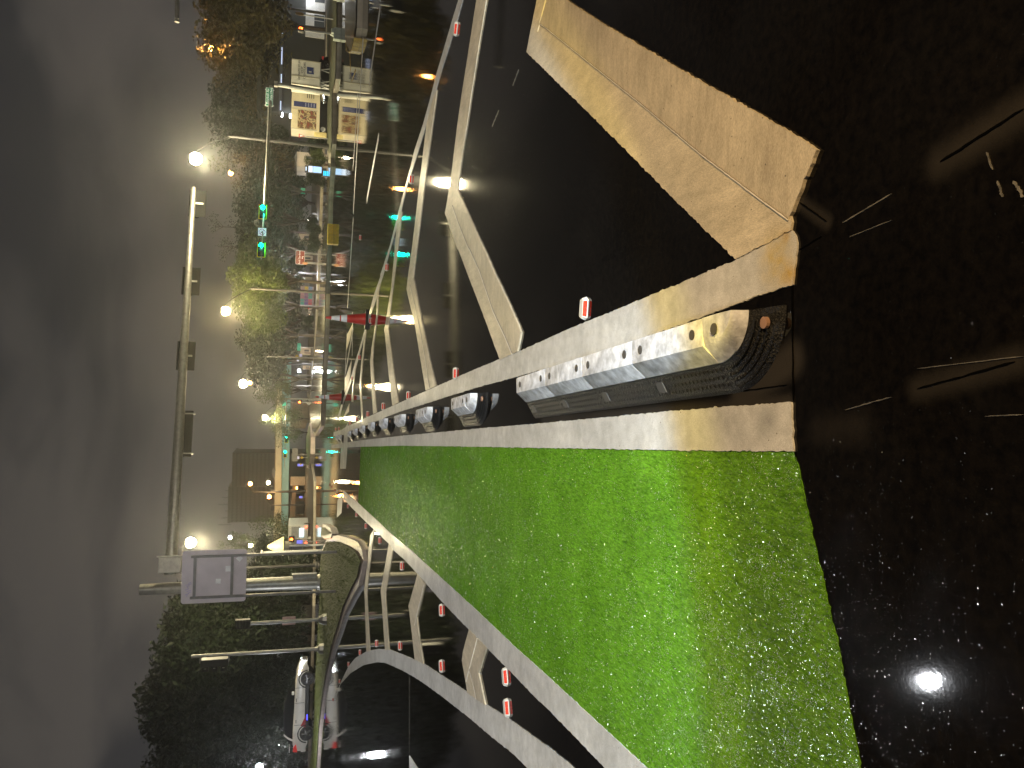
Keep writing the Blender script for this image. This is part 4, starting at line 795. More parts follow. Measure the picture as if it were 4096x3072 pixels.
# painted trailer (mural panels)
c0 = (15.266,49,0.631); c1 = (17.886,49,0.593); z0 = 0.587; z1 = 2.258; cx = (c0[0]+c1[0])/2; wT = abs(c1[0]-c0[0]); hT = z1-z0
t = thing('painted_trailer', 'cream box trailer with a red brown mural and a navy panel', 'trailer', (cx, 49.0, 0.0))
cream = mat('trailer_cream', (0.60, 0.53, 0.37), 0.5, 0, 0.2, 1.5); ribbed_box(t, wT, 1.5, hT, z0, cream)
mural = mat('mural_print', (0.20, 0.07, 0.04), 0.6); tn = mural.node_tree
rp = [n for n in tn.nodes if n.type == 'VALTORGB'][0].color_ramp; rp.interpolation = 'CONSTANT'
rp.elements[0].position = 0.0; rp.elements[0].color = (0.20, 0.025, 0.02, 1); rp.elements[1].position = 0.42; rp.elements[1].color = (0.11, 0.06, 0.03, 1)
for p_, c_ in ((0.5, (0.42, 0.33, 0.18, 1)), (0.56, (0.05, 0.045, 0.04, 1)), (0.62, (0.28, 0.05, 0.035, 1))): e_ = rp.elements.new(p_); e_.color = c_
[n for n in tn.nodes if n.type == 'TEX_NOISE'][0].inputs['Scale'].default_value = 2.6
q = MB(); q.box((-0.245*wT, -0.006, z0+hT*0.44), (0.44*wT, 0.012, hT*0.66)); q.build('mural_panel', mural, t)
q = MB(); q.box((0.095*wT, -0.006, z0+hT*0.52), (0.12*wT, 0.012, hT*0.80)); q.build('navy_panel', mat('mural_navy', (0.02, 0.03, 0.13), 0.5), t)
for k in range(4): q = MB(); q.box((0.095*wT, -0.014, z0+hT*(0.2+0.1*k)), (0.09*wT, 0.005, hT*0.035)); q.build('panel_stripe', mat('stripe_grey_blue', (0.25, 0.27, 0.42), 0.5), t)
for k in range(4): q = MB(); q.box((0.34*wT, -0.008, z0+hT*(0.22+0.075*k)), (0.17*wT, 0.012, hT*0.03)); q.build('painted_text_bar', mat('faded_black', (0.10, 0.09, 0.07), 0.6), t)
for xx in (-0.485, -0.02, 0.49): q = MB(); q.box((xx*wT, -0.012, z0+hT*0.5), (0.07, 0.03, hT)); q.build('trim_rail', MATS['trailer_trim'], t)
q = MB(); q.box((0, -0.014, z0+0.05), (wT, 0.04, 0.12)); q.build('lower_rail', cream, t)
for xx in (-0.40, 0.3):
    q = MB(); q.lathe([(0.08, -0.05), (0.2, -0.05), (0.22, 0), (0.2, 0.1), (0.08, 0.1)], 18, 'Y', (xx*wT, 0.35, 0.36)); w_ = q.build('wheel', blackpl, t, True); q = MB(); q.lathe([(0.02, -0.07), (0.14, -0.065), (0.15, -0.05)], 14, 'Y', (xx*wT, 0.35, 0.36)); q.build('hub', white_p, w_)
q = MB(); q.box((0, 0.9, (0.12+z0)/2), (wT*0.94, 0.8, z0-0.12)); q.build('chassis', blackpl, t)
q = MB(); q.box((-0.53*wT, 0.4, 0.5), (0.1*wT, 0.4, 0.75), bev=0.04); q.build('front_box', mat('cream_yellow', (0.65, 0.55, 0.25), 0.5), t)
# dark shop building with a lit white front at the right edge
t = thing('shop_building', 'low dark shop building with a lit white front behind the trees', 'building', (24.0, 62.0, 0.0))
dkw = mat('dark_wall', (0.035, 0.037, 0.034), 0.6, 0, 0.2, 1.0); zr = 4.713
q = MB(); q.box((6.0, 3.5, zr/2), (19.0, 7.0, zr)); q.build('wall', dkw, t)
q = MB(); q.prism([(-4.0, zr-0.01), (16, zr-0.01), (16, zr+0.28), (-3.6, zr+0.28)], -0.5, 7.2); q.build('roof', mat('roof_dark', (0.05, 0.055, 0.05), 0.6), t)
zf = 3.268; q = MB(); q.box((2.6, -0.42, zf), (13.0, 0.3, 0.26), bev=0.02); q.build('fascia', mat('shiny_fascia', (0.25, 0.27, 0.32), 0.2, 0.6), t)
for k in range(7): q = MB(); q.box((-3.2+1.9*k, -0.6, zf-0.02), (0.7+0.3*(k % 3), 0.05, 0.08)); q.build('fascia_light', emis('fascia_strip', (0.6, 0.7, 1.0), 0.9), t)
wx = 28.851-24.0; zw0 = 0.056; zw1 = 1.566
q = MB(); q.box((wx+1.8, -0.06, (zw0+zw1)/2), (8.2, 0.12, zw1-zw0)); q.build('lit_front', white_p, t)
for k in range(4): q = MB(); q.box((wx-1.0+1.9*k, -0.13, zw0+(zw1-zw0)*0.32), (0.9, 0.03, (zw1-zw0)*0.5)); f_ = q.build('window', mat('window_dark', (0.10, 0.11, 0.12), 0.12), t); q = MB(); q.box((wx-1.0+1.9*k, -0.15, zw0+(zw1-zw0)*0.32), (0.04, 0.03, (zw1-zw0)*0.5)); q.build('mullion', white_p, f_)
lamp_light('front_lamp', (wx+1.0, -0.9, zw1+0.05), 150, LED, 0.15, t)
q = MB(); q.box((wx+1.0, -0.6, zw1+0.12), (0.6, 0.3, 0.08), bev=0.02); q.build('wall_lamp', emis('wall_lamp_glow', LED, 8), t)
for (pp, pw) in (((20.258,62,2.521), 45), ((20.271,62,3.15), 20)):
    q = MB(); q.box((pp[0]-24.0, -0.12, pp[2]), (0.3, 0.2, 0.12), bev=0.03); q.build('wall_lamp', emis('wall_lamp_bright', LED, 25), t); lamp_light('wall_light', (pp[0]-24.0, -0.5, pp[2]-0.12), pw, LED, 0.1, t)
# blue lit kiosk
c = (13.172,50,0.831); t = thing('advert_kiosk', 'blue white lit advertising kiosk beside the hedge', 'kiosk', (c[0], 50.0, 0.0))
wK = 0.406; za = 0.331; zb = 1.361
q = MB(); q.box((0, 0.08, za/2+0.05), (wK*0.7, 0.12, za)); q.build('foot', darkmetal, t)
q = MB(); q.box((0, 0.08, (za+zb)/2), (wK*1.08, 0.16, (zb-za)*1.04), bev=0.02); q.build('case', darkmetal, t)
h_ = zb-za; kb = emis('kiosk_blue', (0.38, 0.62, 1.0), 0.95); kw = emis('kiosk_white', (0.62, 0.76, 1.0), 0.9)
q = MB(); q.box((0, -0.012, za+h_*0.28), (wK*0.95, 0.02, h_*0.50)); q.build('screen', kb, t); q = MB(); q.box((0, -0.012, za+h_*0.68), (wK*0.95, 0.02, h_*0.25)); q.build('screen', kw, t); q = MB(); q.box((0, -0.012, za+h_*0.94), (wK*0.6, 0.02, h_*0.07)); q.build('header_light', kw, t)
c = (12.212,47,0.217); t = thing('bench_light', 'cyan glowing striped box at the foot of the kiosk', 'light box', (c[0], 47.0, 0.0)); wB = 0.306; zB = 0.363
q = MB(); q.box((0, 0.1, zB/2), (wB*1.05, 0.2, zB), bev=0.02); q.build('frame', darkmetal, t)
for k in range(3): q = MB(); q.box((0, -0.008, zB*(0.25+0.27*k)), (wB*0.9, 0.02, zB*0.17)); q.build('glow_panel', emis('cyan_glow', (0.03, 0.55, 1.0), 1.6), t)
# dark pickup under the painted trailer
c = (16.755,49.578)
# colourful mural wall
c0 = (8.864,80,0.299); c1 = (9.139,80,0.305)
t = thing('mural_wall', 'low wall painted in teal, purple, pink and yellow blocks', 'wall', ((c0[0]+c1[0])/2, 80.0, 0.0))
mz0 = 0.279; mz1 = 1.429; xl = 7.415; xr = 9.293; mxc = (c0[0]+c1[0])/2
q = MB(); q.box(((xl+xr)/2-mxc, 0.1, mz1/2), (xr-xl, 0.2, mz1)); q.build('wall_body', mat('wall_plaster', (0.35, 0.33, 0.36), 0.7), t)
cols = [[(0.06, 0.40, 0.34), (0.17, 0.13, 0.42), (0.55, 0.13, 0.17)], [(0.1, 0.38, 0.36), (0.2, 0.14, 0.38), (0.55, 0.15, 0.2)], [(0.45, 0.25, 0.3), (0.25, 0.14, 0.3), (0.12, 0.42, 0.36)], [(0.5, 0.3, 0.33), (0.3, 0.18, 0.33), (0.1, 0.4, 0.33)], [(0.45, 0.28, 0.3), (0.6, 0.5, 0.12), (0.2, 0.3, 0.5)], [(0.5, 0.45, 0.4), (0.65, 0.55, 0.1), (0.15, 0.25, 0.45)]]
nn_ = len(cols)
for i, cc in enumerate(cols):
    for j, cl in enumerate(cc):
        x_ = xl+(i+0.5)*(xr-xl)/nn_-mxc; z_ = mz1-(j+0.5)*(mz1-mz0)/3
        q = MB(); q.box((x_, -0.012, z_), ((xr-xl)/nn_*0.88, 0.03, (mz1-mz0)/3*0.92), bev=0.01); q.build('mural_block', mat('mural_%d_%d' % (i, j), cl, 0.6), t)
# pale house fronts glimpsed between the trunks
pal = mat('house_cream', (0.5, 0.44, 0.36), 0.6, 0, 0.2, 1.0)
for (s0, s1, zt_, zb_, lab) in [(15.792, 16.748, 1.781, 0.2, 'cream house front glimpsed between forked trunks'), (11.84, 12.35, 1.801, 0.2, 'pale house front left of the brown sign'), (13.447, 14.257, 1.542, 0.2, 'grey house front behind the brown sign'), (1.124, 1.529, 0.959, 0.2, 'lit tan house front near the low white lamp'), (2.809, 3.551, 1.262, 0.2, 'tan house front behind the teal street plate'), (17.03, 18.162, 1.976, 0.2, 'tan shed behind the hedge by the kiosk')]:
    D = 90.0; t = thing('house', lab, 'house', ((s0+s1)/2, 64.0 if 'shed' in lab else 92.0, 0.0), 0, 'houses behind the trees'); w_ = abs(s1-s0)
    q = MB(); q.box((0, 1.5, zt_/2), (w_, 3.0, zt_)); q.build('wall', pal, t); q = MB(); q.prism([(-w_*0.58, zt_), (w_*0.58, zt_), (0, zt_+w_*0.2)], -0.3, 3.3); q.build('roof', MATS['roof_dark'], t)
    q = MB(); q.box((0.1*w_, -0.02, zt_*0.45), (w_*0.28, 0.05, zt_*0.4)); q.build('window', MATS['window_dark'], t); q = MB(); q.box((-0.25*w_, -0.02, zt_*0.33), (w_*0.16, 0.05, zt_*0.62)); q.build('door', mat('door_brown', (0.12, 0.07, 0.04), 0.5), t)
    lamp_light('porch_light', (0, -1.6, zt_*0.9), 45, (1.0, 0.8, 0.55), 0.1, t)
# ------------------------------------------------------------------ overpass and office block
DO = 112.0
t = thing('overpass', 'long overpass with a cream parapet and light blue girder', 'bridge', (-10.0, DO, 0.0))
crm = mat('bridge_cream', (0.66, 0.60, 0.42), 0.6, 0, 0.15, 0.6); bgm = mat('bridge_blue', (0.28, 0.58, 0.66), 0.5, 0, 0.15, 0.5, emit=None)
X0 = -21.414+10.0; X1 = 5.871+10.0
zA = [2.32, 2.396]; zB_ = [3.2, 3.488]; zC = [4.106, 4.182]
xm = -3.59+10.0
def sl(z, x): return z[0]+(z[1]-z[0])*(x-X0)/(xm-X0)
q = MB(); q.loft([[(x, y, z) for (y, z) in ((0, sl(zA, x)), (0, sl(zB_, x)), (6, sl(zB_, x)), (6, sl(zA, x)))] for x in (X0-9, X1+6)]); q.build('girder', bgm, t)
q = MB(); q.loft([[(x, y, z) for (y, z) in ((-0.8, sl(zB_, x)+0.004), (-0.8, sl(zC, x)), (0.2, sl(zC, x)), (0.2, sl(zB_, x)+0.004))] for x in (X0-9, X1+6)]); q.build('parapet', crm, t)
q = MB(); q.loft([[(x, y, z) for (y, z) in ((-0.9, sl(zC, x)), (-0.9, sl(zC, x)+0.12), (0.3, sl(zC, x)+0.12), (0.3, sl(zC, x)))] for x in (X0-9, X1+6)]); q.build('coping', mat('coping_dark', (0.3, 0.25, 0.16), 0.6), t)
for yy in (470, 820, 1080, 1420):
    pass
for xx, ww in ((-13.085, 1.15), (-15.788, 0.8), (-17.895, 0.75)):
    q = MB(); q.box((xx+10.0, -0.95, (sl(zB_, 0)+sl(zC, 0))/2+0.6), (ww, 0.15, 0.42)); q.build('mounted_box', darkmetal, t)
tan = mat('tan_concrete', (0.17, 0.12, 0.075), 0.6, 0, 0.2, 0.8)
# tan pier frames on the right and the sloping ramp wall on the left
for (ya, yb) in ((515, 655), (660, 830)):
    xa = -3.438+10.0 if ya == 515 else -4.548+10.0; xb = -4.51+10.0 if ya == 515 else -5.849+10.0
    zt_ = 2.058; zb_ = 0.029
    q = MB(); q.box(((xa+xb)/2, -3.4, (zt_+zb_)/2), (abs(xa-xb)*0.98, 0.4, zt_-zb_)); q.build('pier_panel', mat('tan_dark', (0.13, 0.09, 0.055), 0.6), t)
    for z_ in (zt_-0.12, zb_+0.1): q = MB(); q.box(((xa+xb)/2, -3.7, z_), (abs(xa-xb), 0.5, 0.22)); q.build('pier_beam', tan, t)
    for x_ in (xa, xb): q = MB(); q.box((x_, -3.75, (zt_+zb_)/2), (0.28, 0.5, zt_-zb_)); q.build('pier_post', tan, t)
xa = -5.833+10.0; xb = -6.705+10.0; q = MB(); q.prism([(xa, 0.1), (xa, 2.228), (xb, 2.243), (xb, 0.35)], -4.6, -3.9); q.build('sign_wall', tan, t)
xa = -14.385+10.0; xb = -19.864+10.0
q = MB(); q.prism([(xa, 1.358), (xa, 1.739), (xb, 2.179), (xb, 1.341)], -1.5, 3.0); q.build('ramp_wall', tan, t)
for x_ in (xa-0.5, xb+0.4, (xa+xb)/2): q = MB(); q.box((x_, 1.0, 0.9), (0.45, 0.6, 1.8)); q.build('column', tan, t)
lamp_light('underpass_lamp', (-15.065+10.0, -2.2, 1.189), 45, SOD, 0.15, t)
q = MB(); q.box((-15.065+10.0, -2.0, 1.242), (0.35, 0.3, 0.18), bev=0.04); q.build('underpass_luminaire', emis('underpass_glow', SOD, 25), t)
q = MB(); q.box((-14.035+10.0, -2.4, 1.099), (1.2, 0.3, 2.0), bev=0.03); q.build('sign_gantry', mat('gantry_tan', (0.45, 0.36, 0.26), 0.5), t)
# light thrown up on the girder by the lamps of the street below it
DB = 260.0
t = thing('office_block', 'tall dark office block with rows of dim windows above the overpass', 'building', (-34.91, DB, 0.0))
bx0 = -46.365; bxm = -35.101; bx1 = -24.314; ox = -34.91
zt1 = 21.08; zt2 = 20.061
bwall = mat('office_wall', (0.045, 0.038, 0.034), 0.7, 0, 0.2, 0.05); bwin = mat('office_window', (0.035, 0.03, 0.028), 0.25, 0, 0.5, 0.4)
for (xa, xb, zt_) in ((bx0, bxm, zt1), (bxm+0.05, bx1, zt2)):
    q = MB(); q.box(((xa+xb)/2-ox, 8, zt_/2), (xb-xa, 16, zt_)); w_ = q.build('wall', bwall, t)
    nf = 9; nc = 12; fh = (zt_-9.0)/nf
    q0 = None
    for i in range(nf):
        for k in range(nc):
            x_ = xa+(k+0.5)*(xb-xa)/nc-ox; z_ = 9.0+(i+0.5)*fh
            if q0 is None:
                q = MB(); q.box((0, 0, 0), ((xb-xa)/nc*0.72, 0.3, fh*0.5)); q0 = q.build('window', bwin, w_); o_ = q0
            else: o_ = q0.copy(); COL.objects.link(o_); o_.parent = w_
            o_.location = (x_, -0.1, z_)
    q = MB(); q.box(((xa+xb)/2-ox, 8, zt_+0.4), (xb-xa+0.4, 16.4, 0.8)); q.build('roof_edge', bwall, t)
for k in range(6): q = MB(); q.tube([((bx0+bxm)/2-ox+4-k*2.2, 4, zt1), ((bx0+bxm)/2-ox+4-k*2.2, 4, zt1+2.0+(k % 3))], 0.12, 6); q.build('antenna', darkmetal, t)
lamp_light('office_fill_light', (0, -30, 14), 300, (1.0, 0.6, 0.3), 1.0, t)  # light without a fixture, added to brighten the office front
# parked delivery van with lit sign near the underpass
c = (-10.924,55.17); 
t = thing('box_truck', 'pale box truck with red tail light waiting under the overpass', 'truck', (-14.106, 72.0, 0.0))
wv = 0.796; zv = 1.833; q = MB(); q.box((0, 2.0, zv*0.55+0.1), (1.7, 4.0, zv*0.95), bev=0.04); q.build('box_body', white_p, t)
q = MB(); q.box((0, -0.02, zv*0.72), (1.5, 0.05, zv*0.42)); q.build('rear_door', mat('truck_door_grey', (0.35, 0.36, 0.38), 0.4), t)
q = MB(); q.box((0.2, -0.06, zv*0.45), (0.8, 0.05, zv*0.22)); q.build('lit_panel', emis('truck_panel', (0.75, 0.95, 1.0), 1.4), t)
for sx_ in (-0.7, 0.7): q = MB(); q.box((sx_, -0.05, 0.42), (0.16, 0.06, 0.14)); q.build('tail_light', emis('tail_red', (1.0, 0.08, 0.03), 9), t)
for sx_ in (-0.75, 0.75): q = MB(); q.lathe([(0.12, -0.1), (0.3, -0.1), (0.32, 0), (0.3, 0.1), (0.12, 0.1)], 16, 'X', (sx_, 0.9, 0.32)); q.build('wheel', blackpl, t, True)
# small white car far right of the mural wall
# ------------------------------------------------------------------ cars
glass = mat('car_glass', (0.012, 0.013, 0.015), 0.08, 0, 0.2, coat=0.2); tyre = mat('tyre_rubber', (0.015, 0.015, 0.016), 0.6, 0, 0.3, 30, 0.5, 60); rimm = mat('alloy_rim', (0.55, 0.55, 0.57), 0.25, 0.9)
def interp(tab, x):
    for (x0, v0), (x1, v1) in zip(tab, tab[1:]):
        if x0 <= x <= x1:
            f = (x-x0)/(x1-x0); f = f*f*(3-2*f); return v0+(v1-v0)*f
    return tab[-1][1] if x > tab[-1][0] else tab[0][1]
def car(label, loc, rz, paintm, group, s=1.0, sporty=True, lights=True):
    t = thing('parked_car', label, 'car', loc, rz, group); t.scale = (s, s, s)
    top = [(-2.22, 0.92), (-2.0, 1.06), (-1.2, 1.06), (0.2, 1.02), (0.95, 0.98), (1.7, 0.90), (2.1, 0.76), (2.26, 0.62)]
    wid = [(-2.24, 0.74), (-1.95, 0.88), (-1.4, 0.94), (-0.3, 0.90), (1.0, 0.92), (1.5, 0.94), (2.0, 0.86), (2.26, 0.62)]
    xs = [-2.24+4.5*k/26 for k in range(27)]; secs = []
    for x in xs:
        w = interp(wid, x); h = interp(top, x); lo = 0.30 if -2.0 < x < 2.0 else 0.38
        half = [(w*0.90, lo), (w*0.985, lo+0.10), (w, lo+(h-lo)*0.42), (w*0.985, lo+(h-lo)*0.72), (w*0.93, lo+(h-lo)*0.93), (w*0.82, h), (w*0.4, h+0.025)]
        secs.append([(x, y, z) for y, z in half]+[(x, -y, z) for y, z in half[::-1]])
    q = MB(); q.loft(secs); q.build('body', paintm, t, True)
    gh = [(-2.02, 1.10, 0.74), (-1.75, 1.33, 0.66), (-1.2, 1.50, 0.60), (-0.4, 1.55, 0.60), (0.2, 1.49, 0.60), (0.75, 1.26, 0.64), (1.18, 1.02, 0.72)]
    secs = []
    for (x, z, w) in gh:
        wb = interp(wid, x)*0.86; secs.append([(x, wb, 0.98), (x, (wb+w)/2+0.03, (0.98+z)/2), (x, w, z-0.04), (x, w*0.8, z), (x, -w*0.8, z), (x, -w, z-0.04), (x, -(wb+w)/2-0.03, (0.98+z)/2), (x, -wb, 0.98)])
    q = MB(); q.loft(secs); q.build('windows', glass, t, True)
    q = MB(); q.loft([[(x, sg_*w*0.86*(1 if sg_ else 0), z+0.012) for sg_ in (1, 0.5, -0.5, -1)]+[(x, sg_*w*0.86, z-0.015) for sg_ in (-1, -0.5, 0.5, 1)] for (x, z, w) in gh[2:5]]); q.build('roof', blackpl if sporty else paintm, t, True)
    for sg_ in (1, -1):
        q = MB(); q.loft([[(x+dx, sg_*y, z) for dx in (0.0, 0.10)]+[(x+dx, sg_*(y-0.03), z) for dx in (0.10, 0.0)] for (x, y, z) in ((-1.75, 0.80, 1.0), (-1.62, 0.74, 1.28), (-1.45, 0.66, 1.50))]); q.build('pillar', paintm, t)
        q = MB(); q.box((0.72, sg_*0.98, 1.08), (0.16, 0.2, 0.13), bev=0.03); q.build('mirror', paintm, t)
        q = MB(); q.box((0.0, sg_*0.905, 0.36), (2.5, 0.08, 0.20), bev=0.03); q.build('sill', blackpl, t)
        q = MB(); q.prism([(-1.05, 0.42), (-0.45, 0.40), (-0.95, 0.66)], sg_*0.915, sg_*0.945); 
        if sporty: q.build('red_flank_panel', mat('car_red', (0.40, 0.02, 0.025), 0.35, 0, 0.15, coat=0.6), t)
        for (xa, xb) in ((-0.92, -0.9), (0.18, 0.2), (0.94, 0.96)): q = MB(); q.box(((xa+xb)/2, sg_*0.925, 0.74), (0.012, 0.03, 0.50)); q.build('door_gap', blackpl, t)
        for xx in (-0.72, 0.34): q = MB(); q.box((xx, sg_*0.925, 0.90), (0.17, 0.035, 0.03), bev=0.01); q.build('door_handle', darkmetal, t)
        q = MB(); q.loft([[(2.02, sg_*0.80, 0.72), (2.02, sg_*0.84, 0.64), (1.62, sg_*0.92, 0.78), (1.62, sg_*0.90, 0.84)], [(2.20, sg_*0.50, 0.70), (2.22, sg_*0.52, 0.63), (2.06, sg_*0.82, 0.66), (2.04, sg_*0.80, 0.73)]])
        q.build('headlight', emis('headlight_glow', (0.85, 0.95, 1.0), 14.0 if lights else 0.4), t)
        q = MB(); q.box((1.86, sg_*0.90, 0.72), (0.1, 0.05, 0.05)); q.build('indicator', emis('amber_glow', (1.0, 0.45, 0.05), 3.0 if lights else 0.2), t)
        q = MB(); q.prism([(-2.24, 0.80), (-1.86, 0.88), (-2.0, 1.0), (-2.22, 1.02)], sg_*0.80, sg_*0.925); q.build('tail_light', emis('tail_glow', (0.9, 0.05, 0.04), 0.22), t)
        for xx in (1.38, -1.36):
            q = MB(); q.lathe([(0.22, -0.11), (0.33, -0.11), (0.365, -0.06), (0.365, 0.06), (0.33, 0.11), (0.22, 0.11)], 28, 'Y', (xx, sg_*0.84, 0.365)); w_ = q.build('tyre', tyre, t, True)
            q = MB(); q.lathe([(0.05, 0.0), (0.21, 0.02), (0.225, 0.04), (0.235, -0.02)], 24, 'Y', (xx, sg_*0.90-sg_*0.02, 0.365)); q.build('rim', darkmetal, w_, True)
            q = MB()
            for k in range(5):
                a = k*2*math.pi/5+0.4
                for da in (-0.14, 0.14): q.tube([(xx+0.04*math.cos(a), sg_*0.955, 0.365+0.04*math.sin(a)), (xx+0.225*math.cos(a+da), sg_*0.95, 0.365+0.225*math.sin(a+da))], 0.017, 6)
            q.lathe([(0.05, -0.02), (0.05, 0.02)], 12, 'Y', (xx, sg_*0.95, 0.365)); q.build('spokes', rimm, w_)
            q = MB()
            for k in range(16):
                a0_, a1_ = math.pi*k/16, math.pi*(k+1)/16
                q.quad([(xx+0.40*math.cos(a0_), sg_*0.952, 0.365+0.40*math.sin(a0_)), (xx+0.40*math.cos(a1_), sg_*0.952, 0.365+0.40*math.sin(a1_)), (xx+0.46*math.cos(a1_), sg_*0.958, 0.365+0.46*math.sin(a1_)), (xx+0.46*math.cos(a0_), sg_*0.958, 0.365+0.46*math.sin(a0_))])
            q.build('wheel_arch', blackpl, t)
    q = MB(); q.box((2.24, 0, 0.52), (0.10, 1.0, 0.22), bev=0.03); q.build('grille', blackpl, t)
    q = MB(); q.box((-2.16, 0, 1.20), (0.30, 1.35, 0.04), bev=0.015); q.build('spoiler', paintm, t)
    q = MB(); q.box((-2.26, 0, 0.5), (0.12, 1.5, 0.26), bev=0.05); q.build('rear_bumper', paintm, t)
    if sporty:
        q = MB(); q.box((-0.55, -0.955, 0.34), (0.26, 0.02, 0.035)); q.build('sill_light', emis('blue_sill_glow', (0.06, 0.06, 1.0), 6), t)
        lamp_light('headlight_beam', (2.45, -0.6, 0.7), 60, (0.85, 0.94, 1.0), 0.08, t)
    return t
pearl = mat('pearl_white_paint', (0.80, 0.77, 0.73), 0.28, 0, 0.06, 2.0, coat=1.0)
fwp = (-17.368,46.749); rwp = (-21.317,49.418)
cx_, cy_ = (fwp[0]+rwp[0])/2, (fwp[1]+rwp[1])/2
car('white hatchback with red flank panel, headlights on, behind the grass island', (cx_-0.1, cy_-0.3, 0.10), R(9), pearl, 'parked cars', 1.12)
c = (7.607,84,0.197); car('small white car parked left of the mural wall', (c[0], 84.0, 0.0), R(100), pearl, 'parked cars', 0.62, False, False)
c = (17.206,49.864); car('black car parked in front of the painted trailer', (c[0]+0.7, 47.6, 0.0), R(176), mat('black_paint', (0.012, 0.012, 0.013), 0.2, coat=1.0), 'parked cars', 0.56, False, False)
# ------------------------------------------------------------------ trees
bark = mat('dark_bark', (0.06, 0.045, 0.035), 0.8, 0, 0.4, 5, 0.8, 20)
def leafmat(name, c):
    m = mat(name, c, 0.5, 0, 0.6, 0.35); m.node_tree.nodes['Principled BSDF'].inputs['Transmission Weight'].default_value = 0.0
    return m
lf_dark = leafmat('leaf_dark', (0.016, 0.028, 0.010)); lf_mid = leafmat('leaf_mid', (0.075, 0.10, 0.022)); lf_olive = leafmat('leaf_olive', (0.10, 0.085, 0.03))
def crown_mesh(seed, n, nb, leaf, flat=0.8, spread=1.0, gap=0.0):
    rg = random.Random(seed); vs = []; fs = []; blobs = []
    while len(blobs) < nb:
        p = Vector((rg.uniform(-1, 1), rg.uniform(-1, 1), rg.uniform(-1, 1)))
        if 0.25 < p.length < 0.86: blobs.append((Vector((p.x, p.y, p.z*flat)), rg.uniform(0.16, 0.36)))
    for i in range(n):
        c, r = blobs[rg.randrange(nb)]
        d = Vector((rg.gauss(0, 1), rg.gauss(0, 1), rg.gauss(0, 1))).normalized()
        p = c+d*r*(rg.random()**0.45)*spread
        s = leaf*rg.uniform(0.6, 1.4); e = Euler((rg.uniform(-0.9, 0.9), rg.uniform(-0.9, 0.9), rg.uniform(0, 6.3))).to_matrix(); b = len(vs)
        for q in ((-1, 0, 0), (0, -0.5, 0.12), (1, 0, 0), (0, 0.5, 0.12)): vs.append(tuple(p+e @ (Vector(q)*s)))
        fs.append((b, b+1, b+2, b+3))
    me = bpy.data.meshes.new('crown_%d' % seed); me.from_pydata(vs, [], fs); return me
CR_ = {}
def crown(kind, seed, m):
    k = (kind, seed, m.name)
    if k not in CR_:
        me = crown_mesh(seed, {'dense': 22000, 'loose': 4200, 'shrub': 6000}[kind], {'dense': 60, 'loose': 30, 'shrub': 20}[kind], {'dense': 0.040, 'loose': 0.032, 'shrub': 0.05}[kind], {'dense': 0.75, 'loose': 0.95, 'shrub': 0.7}[kind])
        me.materials.append(m); CR_[k] = me
    return CR_[k]
TR_ = {}
def trunk_mesh(seed, fork):
    if (seed, fork) in TR_: return TR_[(seed, fork)]
    rg = random.Random(seed); q = MB()       # unit height 1 = crown centre
    k = Vector((rg.gauss(0, 0.03), 0, fork))
    q.tube([(0, 0, -0.01), (0.01, 0, 0.1*fork), k*0.6, k], [0.075, 0.055, 0.05, 0.045], 9)
    for i in range(6):
        a = i*2*math.pi/6+rg.uniform(-0.4, 0.4); e = Vector((math.cos(a)*rg.uniform(0.25, 0.55), math.sin(a)*rg.uniform(0.25, 0.5), rg.uniform(0.85, 1.2))); mid = k.lerp(e, 0.5)+Vector((0, 0, -0.04))+Vector((math.cos(a), math.sin(a), 0))*0.06
        q.tube([k*0.9, mid, e], [0.04, 0.024, 0.01], 7)
        f = mid.lerp(e, 0.3); q.tube([mid, f+Vector((rg.gauss(0, 0.15), rg.gauss(0, 0.15), 0.16))], [0.018, 0.006], 6)
    bmesh.ops.recalc_face_normals(q.bm, faces=q.bm.faces)
    me = bpy.data.meshes.new('trunk'); q.bm.to_mesh(me); q.bm.free(); me.materials.append(bark)
    for p in me.polygons: p.use_smooth = True
    TR_[(seed, fork)] = me; return me
def tree(label, x, y, ztop, rad, kind='dense', seed=1, m=None, zlow=None, group='trees', name='broadleaf_tree', rz=None, flat=None):
    """crown from zlow to ztop, radius rad"""
    t = thing(name, label, 'tree', (x, y, 0.0), rz if rz is not None else seed*1.3, group)
    zlow = zlow if zlow is not None else ztop*0.3
    cz = (ztop+zlow)/2; hh = (ztop-zlow)/2
    o = link('crown', crown(kind, seed % 3, m or lf_dark), t); o.location = (0, 0, cz); o.scale = (rad*1.12, rad*1.12, hh*1.25)
    tr = link('trunk', trunk_mesh(seed % 3, 0.38 if zlow > 1.5 else 0.25), t); tr.scale = (rad*0.75, rad*0.75, cz)
    return t
